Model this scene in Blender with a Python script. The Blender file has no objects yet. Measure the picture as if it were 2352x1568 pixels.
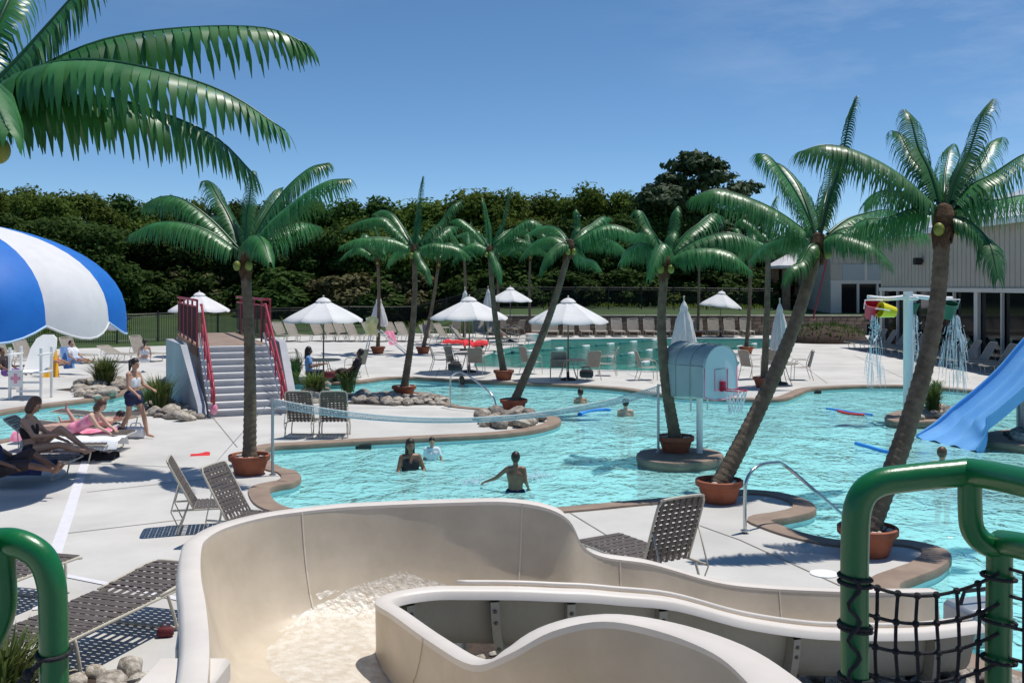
import bpy, bmesh, math, random
from math import sin, cos, pi, radians, sqrt, atan2, exp
from mathutils import Vector, Matrix, noise as mnoise

random.seed(7)
SC = bpy.context.scene
COL = SC.collection
V = Vector

# ------------------------------------------------------------------ camera
CAMH, FX, CX, HY = 3.3, 2273.6, 1176.0, 655.0      # eye height, focal length, axis column, horizon row (2352 px wide frame)
cam = bpy.data.cameras.new('camera')
cam.sensor_width = 36.0
cam.lens = 36.0 * FX / 2352.0
cam.shift_y = -(784.0 - HY) / 2352.0
cam.clip_start, cam.clip_end = 0.1, 4000.0
camo = bpy.data.objects.new('camera', cam)
camo.location = (0, 0, CAMH)
camo.rotation_euler = (radians(90), 0, 0)
COL.objects.link(camo)
SC.camera = camo

# ------------------------------------------------------------------ sky, sun, exposure
SUN_DIR = V((0.30, 0.17, 1.0)).normalized()         # towards the sun
elev = math.asin(SUN_DIR.z)
world = bpy.data.worlds.new('World')
SC.world = world
world.use_nodes = True
wn, wl = world.node_tree.nodes, world.node_tree.links
wn.clear()
w_out = wn.new('ShaderNodeOutputWorld')
w_bg = wn.new('ShaderNodeBackground')
w_sky = wn.new('ShaderNodeTexSky')
w_sky.sky_type = 'NISHITA'
w_sky.sun_disc = False
w_sky.sun_elevation = elev
w_sky.sun_rotation = atan2(SUN_DIR.x, SUN_DIR.y)
w_sky.altitude = 0
w_sky.air_density = 0.6
w_sky.dust_density = 0.05
w_sky.ozone_density = 4.0
w_hs = wn.new('ShaderNodeHueSaturation')
w_hs.inputs['Hue'].default_value = 0.494
w_hs.inputs['Saturation'].default_value = 1.1
w_hs.inputs['Value'].default_value = 1.0
w_tc = wn.new('ShaderNodeTexCoord')
w_map = wn.new('ShaderNodeMapping')
w_map.inputs['Scale'].default_value = (2.2, 2.2, 9.0)
w_map.inputs['Rotation'].default_value = (0.0, 0.18, 0.0)
w_n1 = wn.new('ShaderNodeTexNoise')
w_n1.inputs['Scale'].default_value = 2.6
w_n1.inputs['Detail'].default_value = 7
w_n1.inputs['Roughness'].default_value = 0.62
w_n2 = wn.new('ShaderNodeTexNoise')
w_n2.inputs['Scale'].default_value = 1.1
w_n2.inputs['Detail'].default_value = 1
w_r1 = wn.new('ShaderNodeMapRange')
w_r1.inputs[1].default_value, w_r1.inputs[2].default_value = 0.45, 0.8
w_r2 = wn.new('ShaderNodeMapRange')
w_r2.inputs[1].default_value, w_r2.inputs[2].default_value = 0.56, 0.72
w_mul = wn.new('ShaderNodeMath'); w_mul.operation = 'MULTIPLY'
w_mul2 = wn.new('ShaderNodeMath'); w_mul2.operation = 'MULTIPLY'; w_mul2.inputs[1].default_value = 0.22
w_mix = wn.new('ShaderNodeMixRGB')
w_mix.inputs[2].default_value = (7.5, 8.0, 8.6, 1)
wl.new(w_sky.outputs[0], w_hs.inputs['Color'])
wl.new(w_tc.outputs['Generated'], w_map.inputs[0])
wl.new(w_map.outputs[0], w_n1.inputs['Vector'])
wl.new(w_tc.outputs['Generated'], w_n2.inputs['Vector'])
wl.new(w_n1.outputs['Fac'], w_r1.inputs[0])
wl.new(w_n2.outputs['Fac'], w_r2.inputs[0])
wl.new(w_r1.outputs[0], w_mul.inputs[0]); wl.new(w_r2.outputs[0], w_mul.inputs[1])
wl.new(w_mul.outputs[0], w_mul2.inputs[0])
wl.new(w_mul2.outputs[0], w_mix.inputs[0])
wl.new(w_hs.outputs[0], w_mix.inputs[1])
wl.new(w_mix.outputs[0], w_bg.inputs['Color'])
w_bg.inputs['Strength'].default_value = 0.12
wl.new(w_bg.outputs[0], w_out.inputs[0])

sun = bpy.data.lights.new('sun', 'SUN')
sun.energy = 4.1
sun.angle = radians(0.55)
sun.color = (1.0, 0.96, 0.89)
suno = bpy.data.objects.new('sun', sun)
suno.rotation_euler = SUN_DIR.to_track_quat('Z', 'Y').to_euler()
suno.location = (20, 10, 60)
COL.objects.link(suno)

SC.view_settings.view_transform = 'Standard'
SC.view_settings.look = 'None'
SC.view_settings.exposure = 0.05
SC.view_settings.gamma = 1.0
SC.view_settings.use_curve_mapping = False
SC.render.engine = 'CYCLES'
SC.cycles.max_bounces = 8
SC.cycles.transparent_max_bounces = 24
SC.cycles.caustics_reflective = False
SC.cycles.caustics_refractive = False

# ------------------------------------------------------------------ helpers
def G(px, py, z=0.0):
    """the point at height z that stands at frame column px, row py"""
    d = FX * (CAMH - z) / (py - HY)
    return V(((px - CX) * d / FX, d, z))

def A(px, py, d):
    """the point at distance d"""
    return V(((px - CX) * d / FX, d, CAMH - (py - HY) * d / FX))

def link(o, parent=None):
    COL.objects.link(o)
    if parent is not None:
        o.parent = parent
    return o

def tag(o, label=None, cat=None, group=None, kind=None):
    if label: o['label'] = label
    if cat: o['category'] = cat
    if group: o['group'] = group
    if kind: o['kind'] = kind
    return o

def empty(name, loc=(0, 0, 0), rz=0.0, label=None, cat=None, group=None):
    o = bpy.data.objects.new(name, None)
    o.empty_display_size = 0.2
    o.location = loc
    o.rotation_euler = (0, 0, rz)
    link(o)
    return tag(o, label, cat, group)

def copy_tree(o, parent=None):
    c = o.copy()
    link(c, parent)
    for ch in list(o.children):
        copy_tree(ch, c)
    return c

def catmull(pts, n=6, closed=False):
    P = [V(p) for p in pts]
    out = []
    m = len(P)
    rng = range(m) if closed else range(m - 1)
    for i in rng:
        if closed:
            p0, p1, p2, p3 = P[(i - 1) % m], P[i], P[(i + 1) % m], P[(i + 2) % m]
        else:
            p1, p2 = P[i], P[i + 1]
            p0 = P[i - 1] if i > 0 else p1 * 2 - p2
            p3 = P[i + 2] if i + 2 < m else p2 * 2 - p1
        for k in range(n):
            t = k / n
            out.append(0.5 * ((2 * p1) + (p2 - p0) * t + (2 * p0 - 5 * p1 + 4 * p2 - p3) * t * t
                              + (3 * p1 - p0 - 3 * p2 + p3) * t ** 3))
    if not closed:
        out.append(P[-1].copy())
    return out

class MB:
    """collects shapes and links them as one mesh object"""
    def __init__(s):
        s.v, s.f, s.m = [], [], []
        s.mi = 0
    def add(s, vs, fs):
        b = len(s.v)
        s.v += [tuple(p) for p in vs]
        s.f += [tuple(b + i for i in f) for f in fs]
        s.m += [s.mi] * len(fs)
        return s
    def box(s, c, size, rz=0.0, mat=None):
        x, y, z = size[0] / 2, size[1] / 2, size[2] / 2
        vs = [V((a, b, e)) for e in (-z, z) for b in (-y, y) for a in (-x, x)]
        R = mat if mat is not None else Matrix.Rotation(rz, 3, 'Z')
        vs = [R @ p + V(c) for p in vs]
        return s.add(vs, [(0, 2, 3, 1), (4, 5, 7, 6), (0, 1, 5, 4), (2, 6, 7, 3), (0, 4, 6, 2), (1, 3, 7, 5)])
    def bbox(s, c, size, bev=0.01, rz=0.0):
        """box with chamfered edges"""
        bm = bmesh.new()
        bmesh.ops.create_cube(bm, size=1.0)
        for v in bm.verts:
            v.co = V((v.co.x * size[0], v.co.y * size[1], v.co.z * size[2]))
        bmesh.ops.bevel(bm, geom=bm.edges[:], offset=bev, segments=1, affect='EDGES')
        R = Matrix.Rotation(rz, 3, 'Z')
        bm.verts.index_update()
        s.add([R @ v.co + V(c) for v in bm.verts], [[v.index for v in f.verts] for f in bm.faces])
        bm.free()
        return s
    def tube(s, pts, r, n=8, cap=True, closed=False, squash=None):
        P = [V(p) for p in pts]
        m = len(P)
        R = r if isinstance(r, (list, tuple)) else [r] * m
        tans = []
        for i in range(m):
            if closed:
                t = P[(i + 1) % m] - P[i - 1]
            else:
                t = P[min(i + 1, m - 1)] - P[max(i - 1, 0)]
            tans.append(t.normalized() if t.length > 1e-9 else V((0, 0, 1)))
        up = V((0, 0, 1)) if abs(tans[0].z) < 0.9 else V((1, 0, 0))
        nrm = tans[0].cross(up).normalized()
        vs = []
        for i in range(m):
            nrm = (nrm - tans[i] * nrm.dot(tans[i])).normalized()
            b = tans[i].cross(nrm)
            for k in range(n):
                a = 2 * pi * k / n
                vs.append(P[i] + (nrm * cos(a) + b * sin(a)) * R[i])
        fs = []
        for i in range(m if closed else m - 1):
            j = (i + 1) % m
            for k in range(n):
                fs.append((i * n + k, i * n + (k + 1) % n, j * n + (k + 1) % n, j * n + k))
        if cap and not closed:
            fs.append(tuple(range(n - 1, -1, -1)))
            fs.append(tuple((m - 1) * n + k for k in range(n)))
        return s.add(vs, fs)
    def lathe(s, prof, c=(0, 0, 0), n=24, axis=None, capb=False, capt=False):
        c = V(c)
        vs = [c + V((r * cos(2 * pi * k / n), r * sin(2 * pi * k / n), z)) for r, z in prof for k in range(n)]
        fs = [(i * n + k, i * n + (k + 1) % n, (i + 1) * n + (k + 1) % n, (i + 1) * n + k)
              for i in range(len(prof) - 1) for k in range(n)]
        if capb: fs.append(tuple(range(n - 1, -1, -1)))
        if capt: fs.append(tuple((len(prof) - 1) * n + k for k in range(n)))
        return s.add(vs, fs)
    def ball(s, c, r, nu=12, nv=8, rot=None):
        c = V(c)
        r = V(r) if hasattr(r, '__len__') else V((r, r, r))
        R = rot if rot is not None else Matrix.Identity(3)
        vs = [c + R @ V((0, 0, r.z))]
        for i in range(1, nv):
            th = pi * i / nv
            for k in range(nu):
                ph = 2 * pi * k / nu
                vs.append(c + R @ V((r.x * sin(th) * cos(ph), r.y * sin(th) * sin(ph), r.z * cos(th))))
        vs.append(c + R @ V((0, 0, -r.z)))
        fs = [(0, 1 + k, 1 + (k + 1) % nu) for k in range(nu)]
        for i in range(nv - 2):
            for k in range(nu):
                a, b = 1 + i * nu + k, 1 + i * nu + (k + 1) % nu
                fs.append((a, a + nu, b + nu, b))
        L = len(vs) - 1
        o = 1 + (nv - 2) * nu
        fs += [(o + k, L, o + (k + 1) % nu) for k in range(nu)]
        return s.add(vs, fs)
    def capsule(s, a, b, ra, rb, n=10):
        """tapered limb with round ends"""
        a, b = V(a), V(b)
        t = (b - a)
        L = t.length
        t = t.normalized() if L > 1e-6 else V((0, 0, 1))
        pts, rr = [], []
        for k in range(4):
            th = pi / 2 * k / 4
            pts.append(a - t * ra * cos(th)); rr.append(max(ra * sin(th), 1e-3))
        pts.append(a); rr.append(ra)
        pts.append(b); rr.append(rb)
        for k in range(3, -1, -1):
            th = pi / 2 * k / 4
            pts.append(b + t * rb * cos(th)); rr.append(max(rb * sin(th), 1e-3))
        return s.tube(pts, rr, n)
    def ruled(s, A_, B_, flip=False):
        n = len(A_)
        fs = [(i, i + 1, n + i + 1, n + i) if flip else (i, n + i, n + i + 1, i + 1) for i in range(n - 1)]
        return s.add(list(A_) + list(B_), fs)
    def grid(s, rows, closed_u=False):
        nr, nc = len(rows), len(rows[0])
        vs = [p for r in rows for p in r]
        fs = []
        for i in range(nr - 1):
            for k in range(nc if closed_u else nc - 1):
                k2 = (k + 1) % nc
                fs.append((i * nc + k, i * nc + k2, (i + 1) * nc + k2, (i + 1) * nc + k))
        return s.add(vs, fs)
    def mesh(s, name, mats, smooth=False):
        me = bpy.data.meshes.new(name)
        me.from_pydata(s.v, [], s.f)
        for m in (mats if isinstance(mats, (list, tuple)) else [mats]):
            me.materials.append(m)
        if any(s.m):
            me.polygons.foreach_set('material_index', s.m)
        if smooth:
            me.polygons.foreach_set('use_smooth', [True] * len(me.polygons))
            if smooth != 'full':
                try: me.set_sharp_from_angle(angle=radians(40))
                except Exception: pass
        me.update()
        return me
    def build(s, name, mats, parent=None, smooth=False, loc=None, kind=None, label=None, cat=None, group=None):
        o = bpy.data.objects.new(name, s.mesh(name, mats, smooth))
        link(o, parent)
        if loc is not None: o.location = loc
        tag(o, label, cat, group, kind)
        return o

def put(name, me, parent=None, loc=None, rot=None, scale=None, kind=None, label=None, cat=None, group=None):
    o = bpy.data.objects.new(name, me)
    link(o, parent)
    if loc is not None: o.location = loc
    if rot is not None: o.rotation_euler = rot
    if scale is not None: o.scale = scale if hasattr(scale, '__len__') else (scale,) * 3
    tag(o, label, cat, group, kind)
    return o

# ------------------------------------------------------------------ materials
def mat(name, c1, c2=None, rough=0.6, scale=4.0, detail=4, bump=0.0, bscale=None, metal=0.0, spec=0.5,
        world=False, lo=0.35, hi=0.65, trans=0.0, coat=0.0, objvar=0.0, stretch=None, bdist=0.02):
    m = bpy.data.materials.new(name)
    m.use_nodes = True
    nt = m.node_tree
    n, l = nt.nodes, nt.links
    p = n['Principled BSDF']
    p.inputs['Roughness'].default_value = rough
    p.inputs['Metallic'].default_value = metal
    p.inputs['Specular IOR Level'].default_value = spec
    if coat:
        p.inputs['Coat Weight'].default_value = coat
        p.inputs['Coat Roughness'].default_value = 0.08
    col = None
    if c2 is None and not bump and not objvar:
        p.inputs['Base Color'].default_value = (*c1, 1)
        return m
    if world:
        vec = n.new('ShaderNodeNewGeometry').outputs['Position']
    else:
        vec = n.new('ShaderNodeTexCoord').outputs['Object']
    if stretch:
        mp = n.new('ShaderNodeMapping')
        mp.inputs['Scale'].default_value = stretch
        l.new(vec, mp.inputs[0]); vec = mp.outputs[0]
    if c2 is not None:
        nz = n.new('ShaderNodeTexNoise')
        nz.inputs['Scale'].default_value = scale
        nz.inputs['Detail'].default_value = detail
        nz.inputs['Roughness'].default_value = 0.6
        l.new(vec, nz.inputs['Vector'])
        r = n.new('ShaderNodeMapRange')
        r.inputs[1].default_value, r.inputs[2].default_value = lo, hi
        l.new(nz.outputs['Fac'], r.inputs[0])
        mx = n.new('ShaderNodeMixRGB')
        mx.inputs[1].default_value, mx.inputs[2].default_value = (*c1, 1), (*c2, 1)
        l.new(r.outputs[0], mx.inputs[0])
        col = mx.outputs[0]
    else:
        rg = n.new('ShaderNodeRGB'); rg.outputs[0].default_value = (*c1, 1)
        col = rg.outputs[0]
    if objvar:
        oi = n.new('ShaderNodeObjectInfo')
        hs = n.new('ShaderNodeHueSaturation')
        r1 = n.new('ShaderNodeMapRange')
        r1.inputs[3].default_value, r1.inputs[4].default_value = 1 - objvar, 1 + objvar
        l.new(oi.outputs['Random'], r1.inputs[0]); l.new(r1.outputs[0], hs.inputs['Value'])
        wm = n.new('ShaderNodeMath'); wm.operation = 'MULTIPLY_ADD'
        wm.inputs[1].default_value, wm.inputs[2].default_value = 0.06 * objvar, 0.5 - 0.03 * objvar
        l.new(oi.outputs['Random'], wm.inputs[0]); l.new(wm.outputs[0], hs.inputs['Hue'])
        l.new(col, hs.inputs['Color']); col = hs.outputs[0]
    l.new(col, p.inputs['Base Color'])
    if bump:
        bn = n.new('ShaderNodeTexNoise')
        bn.inputs['Scale'].default_value = bscale or scale * 4
        bn.inputs['Detail'].default_value = 5
        l.new(vec, bn.inputs['Vector'])
        b = n.new('ShaderNodeBump')
        b.inputs['Strength'].default_value = bump
        b.inputs['Distance'].default_value = bdist
        l.new(bn.outputs['Fac'], b.inputs['Height'])
        l.new(b.outputs[0], p.inputs['Normal'])
    if trans:
        tr = n.new('ShaderNodeBsdfTranslucent')
        l.new(col, tr.inputs['Color'])
        ms = n.new('ShaderNodeMixShader'); ms.inputs[0].default_value = trans
        l.new(p.outputs[0], ms.inputs[1]); l.new(tr.outputs[0], ms.inputs[2])
        l.new(ms.outputs[0], n['Material Output'].inputs[0])
    return m

M = {}
M['deck'] = mat('concrete_deck', (0.47, 0.455, 0.43), (0.60, 0.582, 0.55), 0.8, 0.5, 9, bump=0.25, bscale=45, world=True, bdist=0.01)
M['coping'] = mat('brown_coping', (0.225, 0.16, 0.12), (0.31, 0.225, 0.17), 0.75, 2.2, 6, bump=0.3, bscale=30, world=True)
M['basin'] = mat('pool_plaster', (0.58, 0.88, 0.89), (0.66, 0.93, 0.93), 0.7, 0.8, 3, world=True)
M['lapbasin'] = mat('lap_pool_plaster', (0.24, 0.56, 0.50), (0.28, 0.62, 0.55), 0.7, 0.5, 3, world=True)
M['joint'] = mat('deck_joint', (0.20, 0.185, 0.165), (0.30, 0.28, 0.25), 0.9, 3, world=True)
M['drain'] = mat('white_drain', (0.72, 0.71, 0.74), (0.66, 0.65, 0.68), 0.6, 8, world=True)
M['ground'] = mat('ground_soil', (0.06, 0.075, 0.03), (0.09, 0.10, 0.045), 0.95, 0.3, 6, world=True)
M['lawn'] = mat('lawn_grass', (0.020, 0.048, 0.008), (0.042, 0.080, 0.015), 0.9, 0.35, 8, bump=0.6, bscale=6, world=True, bdist=0.2)  # albedo kept low: the shade on the lawn is in this colour
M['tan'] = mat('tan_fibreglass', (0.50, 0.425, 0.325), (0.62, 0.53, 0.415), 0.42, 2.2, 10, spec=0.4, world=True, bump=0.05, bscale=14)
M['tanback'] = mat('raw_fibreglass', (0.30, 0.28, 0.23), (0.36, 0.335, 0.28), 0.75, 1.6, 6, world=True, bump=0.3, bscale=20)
M['flange'] = mat('flange_gelcoat', (0.64, 0.585, 0.53), (0.72, 0.66, 0.60), 0.45, 2.0, 5, world=True)
M['seam'] = mat('joint_sealant', (0.66, 0.58, 0.475), None, 0.5)
M['greenpipe'] = mat('green_powder_coat', (0.004, 0.125, 0.032), (0.006, 0.15, 0.04), 0.3, 3.0, 4, spec=0.55, bump=0.06, bscale=60)
M['rope'] = mat('black_rope', (0.012, 0.011, 0.014), (0.03, 0.028, 0.032), 0.85, 60, bump=0.5, bscale=220)
M['terracotta'] = mat('terracotta', (0.27, 0.070, 0.032), (0.35, 0.105, 0.052), 0.75, 5.0, 6, bump=0.15, bscale=40)
M['trunk'] = mat('palm_trunk', (0.105, 0.075, 0.05), (0.19, 0.14, 0.095), 0.9, 7.0, 6, bump=0.6, bscale=30, stretch=(1, 1, 0.8))
M['husk'] = mat('palm_husk', (0.06, 0.03, 0.015), (0.12, 0.065, 0.03), 0.95, 20, bump=0.8, bscale=50)
M['frond'] = mat('palm_leaf', (0.018, 0.115, 0.024), (0.052, 0.20, 0.050), 0.4, 3.0, 4, spec=0.6, trans=0.18, objvar=0.22)
M['rachis'] = mat('palm_rib', (0.012, 0.07, 0.022), None, 0.4)
M['coconut'] = mat('coconut_husk', (0.12, 0.17, 0.02), (0.20, 0.22, 0.03), 0.5, 6)
M['stones'] = mat('pot_stones', (0.45, 0.40, 0.34), (0.62, 0.57, 0.5), 0.9, 12)
M['red'] = mat('red_paint', (0.30, 0.018, 0.04), (0.36, 0.025, 0.05), 0.4, 5)
M['canvas'] = mat('white_canvas', (0.78, 0.77, 0.78), (0.84, 0.83, 0.84), 0.85, 3, trans=0.22)
M['blue'] = mat('blue_canvas', (0.009, 0.16, 0.60), (0.012, 0.19, 0.66), 0.6, 3, trans=0.2)
M['whitedome'] = mat('white_panel', (0.76, 0.75, 0.76), (0.82, 0.81, 0.82), 0.7, 4, trans=0.2)
M['bluetrim'] = mat('pale_trim', (0.45, 0.62, 0.80), None, 0.6)
M['strap'] = mat('taupe_strap', (0.085, 0.068, 0.058), (0.125, 0.102, 0.09), 0.55, 9, spec=0.4)
M['sling'] = mat('taupe_sling', (0.25, 0.22, 0.185), (0.31, 0.275, 0.235), 0.7, 8)
M['frame'] = mat('champagne_metal', (0.50, 0.45, 0.36), (0.56, 0.51, 0.42), 0.4, 6)
M['steel'] = mat('stainless', (0.55, 0.57, 0.58), None, 0.22, metal=1.0)
M['greymetal'] = mat('grey_metal', (0.40, 0.42, 0.44), None, 0.4, metal=0.6)
M['black'] = mat('black_paint', (0.012, 0.013, 0.013), None, 0.5)
M['whitepaint'] = mat('white_paint', (0.80, 0.79, 0.77), (0.84, 0.83, 0.81), 0.6, 4)
M['netrope'] = mat('net_rope', (0.60, 0.63, 0.66), (0.68, 0.70, 0.72), 0.8, 20)
M['concrete'] = mat('grey_concrete', (0.34, 0.355, 0.39), (0.42, 0.43, 0.46), 0.85, 1.5, 7, bump=0.3, bscale=25, world=True)
M['tread'] = mat('pale_tread', (0.60, 0.595, 0.59), (0.68, 0.675, 0.67), 0.8, 3, world=True)
M['brick'] = mat('brown_brick', (0.26, 0.15, 0.10), (0.36, 0.22, 0.15), 0.9, 5, bump=0.3, bscale=30, objvar=0.2)
M['wallstone'] = mat('wall_stone', (0.15, 0.112, 0.088), (0.24, 0.185, 0.145), 0.9, 5, bump=0.5, bscale=16, objvar=0.35)
M['capstone'] = mat('cap_stone', (0.36, 0.32, 0.27), (0.44, 0.40, 0.34), 0.9, 4, bump=0.3, bscale=16, objvar=0.15)
M['mortar'] = mat('mortar', (0.16, 0.14, 0.12), None, 0.95)
M['siding'] = mat('beige_siding', (0.40, 0.36, 0.305), (0.435, 0.395, 0.335), 0.6, 1.2, 4, world=True)
M['trim'] = mat('pale_trim_paint', (0.60, 0.57, 0.52), None, 0.55)
M['roof'] = mat('white_roof', (0.78, 0.79, 0.82), (0.83, 0.84, 0.86), 0.45, 0.8, world=True)
M['glass'] = mat('dark_glass', (0.008, 0.010, 0.012), None, 0.06, spec=0.5)
M['panel'] = mat('grey_green_panel', (0.36, 0.41, 0.41), None, 0.4)
M['rock'] = mat('river_rock', (0.20, 0.165, 0.13), (0.48, 0.43, 0.37), 0.85, 5, bump=0.4, bscale=18, objvar=0.45)
M['fibre'] = mat('blue_slide', (0.16, 0.42, 0.82), (0.21, 0.48, 0.86), 0.25, 1.5, 5, coat=0.2)
M['board'] = mat('pale_backboard', (0.58, 0.68, 0.74), None, 0.4)
M['hood'] = mat('grey_blue_hood', (0.38, 0.46, 0.48), (0.44, 0.52, 0.54), 0.4, 3, trans=0.15)
M['pink'] = mat('pink_cloth', (0.72, 0.16, 0.30), (0.80, 0.38, 0.48), 0.9, 6)
M['redcloth'] = mat('red_cloth', (0.62, 0.02, 0.03), (0.75, 0.05, 0.06), 0.9, 6)
M['whitecloth'] = mat('white_cloth', (0.70, 0.74, 0.80), (0.82, 0.83, 0.85), 0.9, 5)
M['yellowcloth'] = mat('yellow_cloth', (0.80, 0.72, 0.30), (0.85, 0.80, 0.45), 0.9, 6)
M['orangecloth'] = mat('orange_cloth', (0.85, 0.42, 0.03), None, 0.9)
M['navy'] = mat('navy_cloth', (0.012, 0.016, 0.06), (0.02, 0.028, 0.09), 0.85, 8)
M['bluecloth'] = mat('blue_cloth', (0.10, 0.22, 0.50), (0.20, 0.36, 0.66), 0.9, 6)
M['darkcloth'] = mat('dark_cloth', (0.02, 0.015, 0.018), (0.05, 0.035, 0.04), 0.9, 6)
M['purple'] = mat('purple_cloth', (0.20, 0.10, 0.32), None, 0.9)
M['skin'] = mat('tan_skin', (0.46, 0.255, 0.165), (0.52, 0.30, 0.20), 0.5, 6)
M['skinpale'] = mat('pale_skin', (0.56, 0.345, 0.255), (0.63, 0.40, 0.31), 0.5, 6)
M['skindark'] = mat('brown_skin', (0.20, 0.095, 0.055), (0.25, 0.125, 0.075), 0.45, 6)
M['hairdark'] = mat('dark_hair', (0.014, 0.009, 0.007), (0.03, 0.02, 0.015), 0.5, 20)
M['hairbrown'] = mat('brown_hair', (0.085, 0.038, 0.022), (0.13, 0.06, 0.035), 0.5, 20)
M['eye'] = mat('eye_dark', (0.01, 0.008, 0.008), None, 0.2)
M['lip'] = mat('lip', (0.35, 0.11, 0.09), None, 0.5)
M['noodle'] = mat('blue_foam', (0.03, 0.28, 0.80), None, 0.7)
M['noodlered'] = mat('red_foam', (0.62, 0.05, 0.05), None, 0.7)
M['yellow'] = mat('yellow_plastic', (0.80, 0.68, 0.02), None, 0.35)
M['redplastic'] = mat('red_plastic', (0.50, 0.015, 0.05), None, 0.35)
M['greenplastic'] = mat('green_plastic', (0.01, 0.12, 0.07), None, 0.35)
M['grass'] = mat('tall_grass', (0.06, 0.12, 0.02), (0.20, 0.22, 0.07), 0.8, 2.5, 3, trans=0.25, objvar=0.2)
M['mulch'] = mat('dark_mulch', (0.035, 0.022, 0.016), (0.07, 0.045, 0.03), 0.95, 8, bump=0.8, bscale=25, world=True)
M['bark'] = mat('tree_bark', (0.035, 0.026, 0.02), (0.065, 0.05, 0.038), 0.95, 5, bump=0.5)
M['leafdark'] = mat('leaf_dark', (0.036, 0.075, 0.016), (0.082, 0.135, 0.031), 0.7, 0.35, 3, trans=0.34, objvar=0.3, spec=0.08)
M['leafmid'] = mat('leaf_mid', (0.070, 0.115, 0.018), (0.14, 0.19, 0.036), 0.7, 0.35, 3, trans=0.36, objvar=0.3, spec=0.08)
M['leafbrown'] = mat('leaf_brown', (0.085, 0.080, 0.030), (0.125, 0.112, 0.045), 0.7, 0.5, 3, trans=0.2, objvar=0.2, spec=0.2)
M['leafpine'] = mat('leaf_pine', (0.020, 0.042, 0.015), (0.045, 0.075, 0.025), 0.6, 0.5, 3, trans=0.12, objvar=0.15, spec=0.2)
M['buoywhite'] = mat('white_buoy', (0.8, 0.8, 0.8), None, 0.4)
M['buoydark'] = mat('teal_buoy', (0.02, 0.16, 0.15), None, 0.4)
M['rib'] = mat('rib_metal', (0.13, 0.11, 0.09), None, 0.6)

def water_mat(name, tint, body, wscale=2.6, bump=0.5, bodyfac=0.35, rough=0.05):
    m = bpy.data.materials.new(name)
    m.use_nodes = True
    n, l = m.node_tree.nodes, m.node_tree.links
    n.clear()
    out = n.new('ShaderNodeOutputMaterial')
    geo = n.new('ShaderNodeNewGeometry')
    mp = n.new('ShaderNodeMapping'); mp.inputs['Scale'].default_value = (1.0, 0.75, 1.0)
    l.new(geo.outputs['Position'], mp.inputs[0])
    n1 = n.new('ShaderNodeTexNoise'); n1.inputs['Scale'].default_value = wscale; n1.inputs['Detail'].default_value = 3
    n1.inputs['Roughness'].default_value = 0.55; n1.inputs['Distortion'].default_value = 0.6
    n2 = n.new('ShaderNodeTexNoise'); n2.inputs['Scale'].default_value = wscale * 0.22; n2.inputs['Detail'].default_value = 2
    l.new(mp.outputs[0], n1.inputs['Vector']); l.new(mp.outputs[0], n2.inputs['Vector'])
    b2 = n.new('ShaderNodeBump'); b2.inputs['Strength'].default_value = bump; b2.inputs['Distance'].default_value = 0.35
    l.new(n2.outputs['Fac'], b2.inputs['Height'])
    b1 = n.new('ShaderNodeBump'); b1.inputs['Strength'].default_value = bump; b1.inputs['Distance'].default_value = 0.20
    l.new(n1.outputs['Fac'], b1.inputs['Height']); l.new(b2.outputs[0], b1.inputs['Normal'])
    n3 = n.new('ShaderNodeTexNoise'); n3.inputs['Scale'].default_value = wscale * 3.2; n3.inputs['Detail'].default_value = 2
    l.new(mp.outputs[0], n3.inputs['Vector'])
    b3 = n.new('ShaderNodeBump'); b3.inputs['Strength'].default_value = bump; b3.inputs['Distance'].default_value = 0.045
    l.new(n3.outputs['Fac'], b3.inputs['Height']); l.new(b1.outputs[0], b3.inputs['Normal']); b1 = b3
    tr = n.new('ShaderNodeBsdfTransparent'); tr.inputs[0].default_value = (*tint, 1)
    df = n.new('ShaderNodeBsdfDiffuse'); df.inputs[0].default_value = (*body, 1)
    l.new(b1.outputs[0], df.inputs['Normal'])
    mx = n.new('ShaderNodeMixShader'); mx.inputs[0].default_value = bodyfac
    l.new(tr.outputs[0], mx.inputs[1]); l.new(df.outputs[0], mx.inputs[2])
    gl = n.new('ShaderNodeBsdfGlossy'); gl.inputs['Roughness'].default_value = rough
    l.new(b1.outputs[0], gl.inputs['Normal'])
    fr = n.new('ShaderNodeFresnel'); fr.inputs['IOR'].default_value = 1.27
    l.new(b1.outputs[0], fr.inputs['Normal'])
    ms = n.new('ShaderNodeMixShader')
    l.new(fr.outputs[0], ms.inputs[0]); l.new(mx.outputs[0], ms.inputs[1]); l.new(gl.outputs[0], ms.inputs[2])
    l.new(ms.outputs[0], out.inputs[0])
    return m
M['water'] = water_mat('pool_water', (0.68, 0.98, 0.985), (0.46, 0.98, 0.98), 1.9, 0.85, 0.58, 0.12)
M['lapwater'] = water_mat('lap_water', (0.58, 0.90, 0.86), (0.12, 0.46, 0.41), 3.0, 0.3, 0.35)
M['foam'] = mat('foaming_water', (0.58, 0.505, 0.41), (0.72, 0.67, 0.595), 0.35, 12, 9, bump=0.45, bscale=26, world=True, bdist=0.035, lo=0.4, hi=0.62)

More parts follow.
